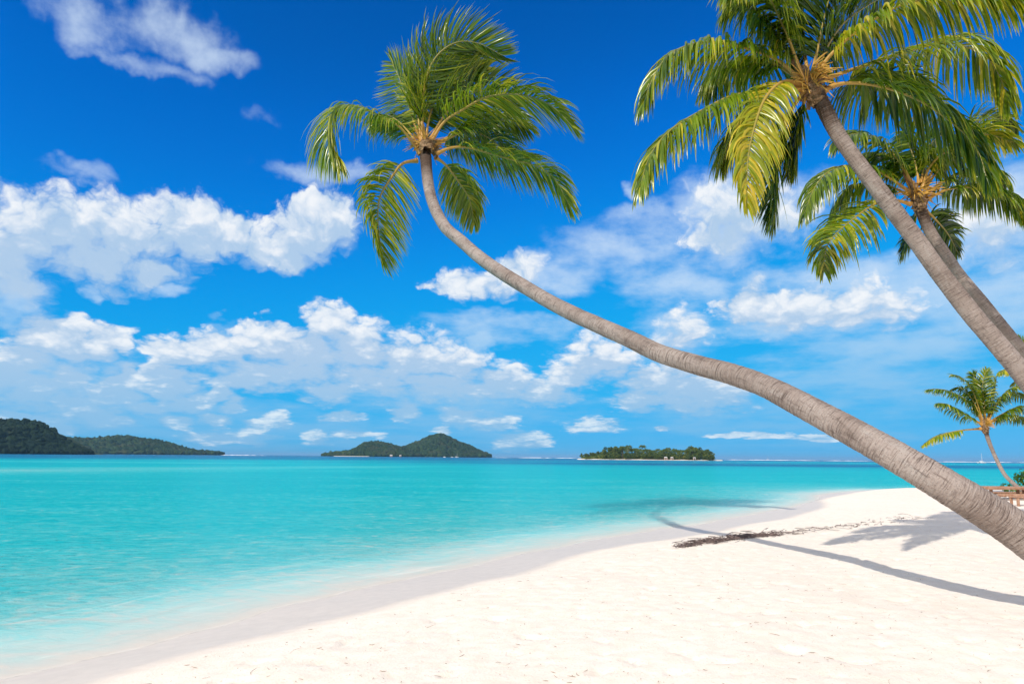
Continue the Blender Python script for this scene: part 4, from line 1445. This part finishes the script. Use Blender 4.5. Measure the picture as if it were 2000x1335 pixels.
# ---- a flat strip of land and sand helper
def sandbank(name, label, u0, u1, Y, depth, height, seed):
    r = np.random.default_rng(seed)
    a, b = at(u0, 890, Y)[0], at(u1, 890, Y)[0]
    n = 60
    x = np.linspace(a, b, n)
    w = np.sin(np.linspace(0, math.pi, n)) ** 0.45
    rows = []
    for s, h in ((-1, -0.4), (-0.8, 0.45), (-0.4, 1.0), (0.4, 1.0), (0.8, 0.45), (1, -0.4)):
        rows.append(np.stack([x, Y + s * depth * w * (1 + 0.1 * fbm(x / 20, np.full(n, s + seed), 2)), np.where(w > 0.02, h * height, -0.4)], 1))
    V = np.vstack(rows)
    Q = np.array([[i * n + j, i * n + j + 1, (i + 1) * n + j + 1, (i + 1) * n + j] for i in range(5) for j in range(n - 1)])
    o = mesh_obj(name, V, Q, M['beach_far'])
    tag(o, label, kind='structure')
    return o


sandbank('sandbank', 'low sandy islet under the far palm grove', 1125, 1412, 800, 34, 1.0, 1)
sandbank('sandbank', 'pale beach along the foot of the rounded peak', 652, 722, 1950, 30, 1.1, 2)


# ---- trees of the low palm island (about 800 m away)
def far_palm_proto(seed):
    r = np.random.default_rng(seed)
    h = r.uniform(10.5, 13.5)
    lean = r.uniform(-1.8, 1.8)
    e = empty('coconut_palm')
    C, _ = spline([(0, 0, -0.5), (lean * 0.3, 0, h * 0.5), (lean, 0, h)], 10)
    V, Q, _ = tube(C, np.linspace(0.28, 0.18, 10), 6)
    mesh_obj('trunk', V, Q, M['bark'], e)
    b = Bag()
    for k in range(20):
        an = k * 2.4 + r.uniform(-0.2, 0.2)
        el = r.uniform(-0.2, 1.1)
        o_ = np.array([math.cos(an), math.sin(an), 0])
        L = r.uniform(3.6, 5.0)
        c0 = np.array([lean, 0, h])
        C, _ = spline([c0, c0 + o_ * L * 0.5 * math.cos(el * 0.8) + np.array([0, 0, L * 0.5 * math.sin(el)]),
                       c0 + o_ * L * 0.95 * math.cos(el * 0.5) + np.array([0, 0, L * (0.55 * math.sin(el) - 0.35)])], 7)
        T = nrm(np.gradient(C, axis=0))
        sd = nrm(np.cross(T, [0, 0, 1.0]))
        for i in range(6):
            for s in (-1, 1):
                w = 1.35 * math.sin(math.pi * (0.15 + 0.75 * i / 6))
                tip = C[i] + T[i] * 0.5 + s * sd[i] * w - np.array([0, 0, w * 0.75])
                V = np.array([C[i], C[i] + T[i] * 0.55, tip, tip - T[i] * 0.3])
                b.add(V, [[0, 1, 2, 3]], tint=np.full(4, np.clip(r.normal(0.5, 0.2), 0, 1)), tip=np.zeros(4))
    b.build('crown', M['far_leaf'], e, smooth=False)
    return e


def far_tree_proto(seed):
    r = np.random.default_rng(seed)
    e = empty('broadleaf_tree')
    C, _ = spline([(0, 0, -0.5), (0.3, 0, 3), (0.1, 0.2, 6)], 8)
    V, Q, _ = tube(C, np.linspace(0.4, 0.2, 8), 6)
    mesh_obj('trunk', V, Q, M['bark'], e)
    b = Bag()
    for k in range(24):
        d = nrm(r.normal(0, 1, 3))
        c = np.array([0, 0, 6.6]) + d * np.array([4.6, 4.0, 4.8]) * r.uniform(0.3, 1.0)
        V, Q, t = leaf_cloud(70, c, (1.9, 1.9, 1.6), 0.75, seed * 40 + k)
        b.add(V, Q, tint=np.clip(t + r.normal(0, 0.18), 0, 1), tip=np.zeros(len(V)))
    b.build('crown', M['far_leaf'], e, smooth=False)
    return e


def copy_tree(o, parent=None):
    c = o.copy()
    COL.objects.link(c)
    c.parent = parent
    for ch in list(o.children):
        copy_tree(ch, c)
    return c


protos_p = [far_palm_proto(s) for s in (1, 2, 3, 4)]
protos_t = [far_tree_proto(s) for s in (1, 2, 3)]
used = set()


def place(proto, u, Y, sc, rz, label, cat, group=None, z=0.6):
    o = proto if proto not in used else copy_tree(proto)
    used.add(proto)
    x = at(u, 890, Y)[0]
    o.location = (x, Y, z)
    o.scale = (sc, sc, sc)
    o.rotation_euler = (0, 0, rz)
    tag(o, label, cat, group)
    return o


rf = np.random.default_rng(77)
# big broadleaf trees that frame the grove
for (u, Y, sc, lab) in [
    (1183, 790, 1.10, 'dark rounded tree at the thin end of the low palm island'),
    (1196, 800, 1.32, 'tall dark tree second from the thin end of the low palm island'),
    (1207, 806, 1.25, 'tall ragged tree just before the first palms of the low island'),
    (1352, 796, 1.32, 'tallest bushy tree near the thick end of the low palm island'),
    (1366, 800, 1.15, 'dense dark tree behind the end tree of the low palm island'),
    (1378, 796, 1.10, 'broad dark end tree of the low palm island by the open water'),
    (1389, 798, 0.80, 'small tree sloping to the sand at the last tip of the low palm island'),
    (1268, 792, 0.75, 'light green round tree in the middle of the low palm island'),
]:
    place(protos_t[rf.integers(3)], u, Y, sc, rf.uniform(0, 6), lab, 'tree')
for k in range(60):
    u = 1192 + (1384 - 1192) * (k + rf.uniform(0.1, 0.9)) / 60
    sc = rf.uniform(0.72, 1.08) * (1.05 if 1210 < u < 1270 else 0.92)
    place(protos_p[k % 4], u, rf.uniform(786, 816), sc, rf.uniform(0, 6), 'coconut palm crowded in the grove on the low island', 'palm tree',
          'palms of the low island grove')
for k in range(44):
    u = 1178 + (1395 - 1178) * (k + rf.uniform(0, 1)) / 44
    place(protos_t[k % 3], u, rf.uniform(774, 794), rf.uniform(0.46, 0.72), rf.uniform(0, 6), 'low light green tree along the shore of the palm island', 'tree',
          'low shore trees of the palm island')
for k in range(9):
    u = 1134 + (1182 - 1134) * (k + rf.uniform(0.2, 0.8)) / 9
    place(protos_t[k % 3], u, rf.uniform(798, 812), 0.52 + 0.03 * k + rf.uniform(-0.03, 0.03), rf.uniform(0, 6), 'low dark tree on the thin tail of the palm island', 'tree',
          'low trees on the tail of the palm island')
for i in range(11):
    u = 646 + 44 * (i + rf.uniform(0.1, 0.9)) / 11
    place(protos_p[i % 4], u, rf.uniform(1955, 1975), rf.uniform(0.75, 1.15), rf.uniform(0, 6), 'far coconut palm on the low point before the rounded peak', 'palm tree',
          'palms on the low point before the rounded peak')


# undergrowth that closes the grove towards the shore
b = Bag()
for k in range(320):
    u = 1140 + 252 * rf.uniform(0, 1)
    Yk = rf.uniform(781, 816)
    hgt = 2.2 + rf.uniform(3.0, 10.0) * np.clip((u - 1150) / 60, 0, 1) * np.clip((1398 - u) / 20, 0.2, 1)
    V, Q, t = leaf_cloud(46, (at(u, 890, Yk)[0], Yk, 0.8 + hgt * 0.45), (3.2, 2.5, hgt * 0.55), 0.95, 9000 + k)
    b.add(V, Q, tint=np.clip(t + rf.normal(0.1, 0.25), 0, 1), tip=np.zeros(len(V)))
tag(b.build('undergrowth', M['far_leaf'], smooth=False), 'green undergrowth below the trees of the low palm island', 'undergrowth', kind='stuff')


# ------------------------------------------------------------------ houses and boats
def house(u, Y, w, label):
    x = at(u, 890, Y)[0]
    e = empty('house', (x, Y, 1.0))
    V, Q = box(0, 0, 1.2, w, w * 0.7, 3.2) if w > 4 else box(0, 0, 0.9, w, w * 0.7, 1.9)
    mesh_obj('wall', V, Q, M['wallpaint'], e, smooth=False)
    zt = 2.75 if w > 4 else 1.8
    a, d, z0, z1_ = w * 0.62, w * 0.48, zt, zt + w * 0.3
    V = np.array([[-a, -d, z0], [a, -d, z0], [a, d, z0], [-a, d, z0], [-a * 0.6, 0, z1_], [a * 0.6, 0, z1_]])
    mesh_obj('roof', V, [[0, 1, 5, 4], [2, 3, 4, 5], [1, 2, 5], [3, 0, 4], [0, 3, 2, 1]], M['roof'], e, smooth=False)
    V, Q = box(0, -w * 0.352, 0.9, 1.1, 0.06, 2.1)
    mesh_obj('door', V, Q, M['dark_glass'], e, smooth=False)
    tag(e, label, 'house')


house(764, 1900, 6.5, 'small pale-roofed house on the shore where the two peaks meet, farther from the point')
house(782, 1900, 5, 'tiny pale-roofed house at the foot of the pointed mountain')
house(1300, 774, 3.2, 'small hut under the trees in the middle of the palm island shore')
house(1312, 774, 2.8, 'reddish hut beside the hut on the palm island shore')
house(1356, 774, 2.6, 'small hut near the thick end of the palm island shore')


def boat(name, u, Y, L, mast, label, twin=False, rz=0.0):
    x = at(u, 890, Y)[0]
    e = empty(name, (x, Y, 0))

    def hull(dy, w):
        n = 11
        rows = []
        for i in range(n):
            f = i / (n - 1)
            b = w * 0.5 * (1 - (2 * f - 1) ** 4 * (0.35 if f < 0.5 else 1.0))
            sheer = 0.75 + 0.35 * f
            xx = (f - 0.5) * L
            rows += [(xx, dy - b, sheer), (xx, dy - b * 0.8, 0.1), (xx, dy, -0.4), (xx, dy + b * 0.8, 0.1), (xx, dy + b, sheer)]
        Q = np.array([[i * 5 + j, i * 5 + j + 1, (i + 1) * 5 + j + 1, (i + 1) * 5 + j] for i in range(n - 1) for j in range(4)]
                     + [[i * 5 + 4, i * 5, (i + 1) * 5, (i + 1) * 5 + 4] for i in range(n - 1)])
        mesh_obj('hull', np.array(rows), Q, M['hull'], e)
    if twin:
        hull(-L * 0.22, L * 0.12)
        hull(L * 0.22, L * 0.12)
        V, Q = box(0, 0, 0.95, L * 0.6, L * 0.46, 0.3)
        mesh_obj('deck', V, Q, M['hull'], e, smooth=False)
    else:
        hull(0, L * 0.28)
    V, Q = bevel_box(-L * 0.04, 0, 1.35, L * 0.42, L * (0.34 if twin else 0.18), 0.75, 0, 0.2)
    c = mesh_obj('cabin', V, Q, M['hull'], e, smooth=False)
    V, Q = box(-L * 0.04, -L * (0.171 if twin else 0.091), 1.42, L * 0.3, 0.03, 0.25)
    mesh_obj('window', V, Q, M['dark_glass'], c, smooth=False)
    if mast:
        C, _ = spline([(L * 0.08, 0, 0.8), (L * 0.08, 0, mast * 0.5), (L * 0.08, 0, mast)], 5)
        V, Q, _ = tube(C, np.array([0.16, 0.15, 0.14, 0.12, 0.1]), 6)
        mesh_obj('mast', V, Q, M['hull'], e)
        C, _ = spline([(L * 0.08, 0, 2.3), (-L * 0.15, 0, 2.35), (-L * 0.38, 0, 2.4)], 5)
        V, Q, _ = tube(C, np.array([0.2, 0.24, 0.24, 0.2, 0.14]), 6)
        mesh_obj('boom', V, Q, M['hull'], e)
    e.rotation_euler = (0, 0, rz)
    tag(e, label, 'boat')


boat('sailing_catamaran', 1916, 820, 9.0, 11.5, 'white sailing catamaran anchored on the lagoon beside the small palm', True, 0.25)
boat('sailboat', 892, 1700, 10.0, 12.5, 'white sailboat with bare mast anchored before the pointed mountain', False, 0.3)
boat('motor_boat', 883, 1700, 6.5, 0, 'small white motor boat next to the sailboat', False, 0.1)
boat('motor_boat', 868, 1720, 6.5, 0, 'small white motor boat farther from the sailboat, before the pointed mountain', False, -0.3)
boat('sailboat', 1499, 2600, 12.0, 15.0, 'tiny distant sailboat far out past the low palm island', False, 0.2)


# ------------------------------------------------------------------ surf on the outer reef
def surf(u0, u1, Y, w, h, seed, label):
    r = np.random.default_rng(seed)
    a, b = at(u0, 890, Y)[0], at(u1, 890, Y)[0]
    n = 160
    x = np.linspace(a, b, n)
    m = np.clip(fbm(x / ((b - a) / 9), np.full(n, seed + 0.3), 3) * 1.6 + 0.45, 0.05, 1)
    e_ = np.minimum(1, np.minimum(np.arange(n), np.arange(n)[::-1]) / 12)
    m = m * e_
    yo = Y + 12 * fbm(x / 160, np.full(n, seed + 5.3), 2)
    rows = [np.stack([x, yo - w * m - 0.3, np.full(n, -0.05)], 1), np.stack([x, yo - 0.4 * w * m, 0.7 * h * m], 1), np.stack([x, yo, h * m], 1), np.stack([x, yo + w * m + 0.3, np.full(n, -0.05)], 1)]
    Q = np.array([[i * n + j, i * n + j + 1, (i + 1) * n + j + 1, (i + 1) * n + j] for i in range(3) for j in range(n - 1)])
    o = mesh_obj('surf', np.vstack(rows), Q, M['foam'])
    tag(o, label, 'surf', kind='stuff')


surf(1405, 1700, 1500, 9, 1.6, 2, 'thin white line of surf on the outer reef past the palm island')
surf(1690, 2100, 1300, 9, 1.5, 3, 'thin white line of surf on the outer reef behind the catamaran')
surf(430, 520, 2200, 8, 1.6, 5, 'short white line of surf off the point of the long low hill')
surf(960, 1130, 2100, 8, 1.7, 7, 'white surf line between the pointed mountain and the palm island')


# ------------------------------------------------------------------ the air over the lagoon
def build_haze():
    m = bpy.data.materials.new('sea_air')
    m.use_nodes = True
    nt = m.node_tree
    nt.nodes.clear()
    out = nt.nodes.new('ShaderNodeOutputMaterial')
    v = nt.nodes.new('ShaderNodeVolumePrincipled')
    v.inputs['Color'].default_value = (0.30, 0.64, 1.0, 1)
    v.inputs['Density'].default_value = HAZE
    v.inputs['Anisotropy'].default_value = 0.0
    nt.links.new(v.outputs[0], out.inputs['Volume'])
    V, Q = box(0, 29000, 50, 126000, 63000, 150)
    V[:, 2] = np.where(V[:, 2] < 50, -5.0, 112.0)
    o = mesh_obj('haze', V, Q, m, smooth=False)
    tag(o, 'thin bluish haze over the lagoon and the far islands', 'haze', kind='stuff')


HAZE = 5.5e-5
build_haze()
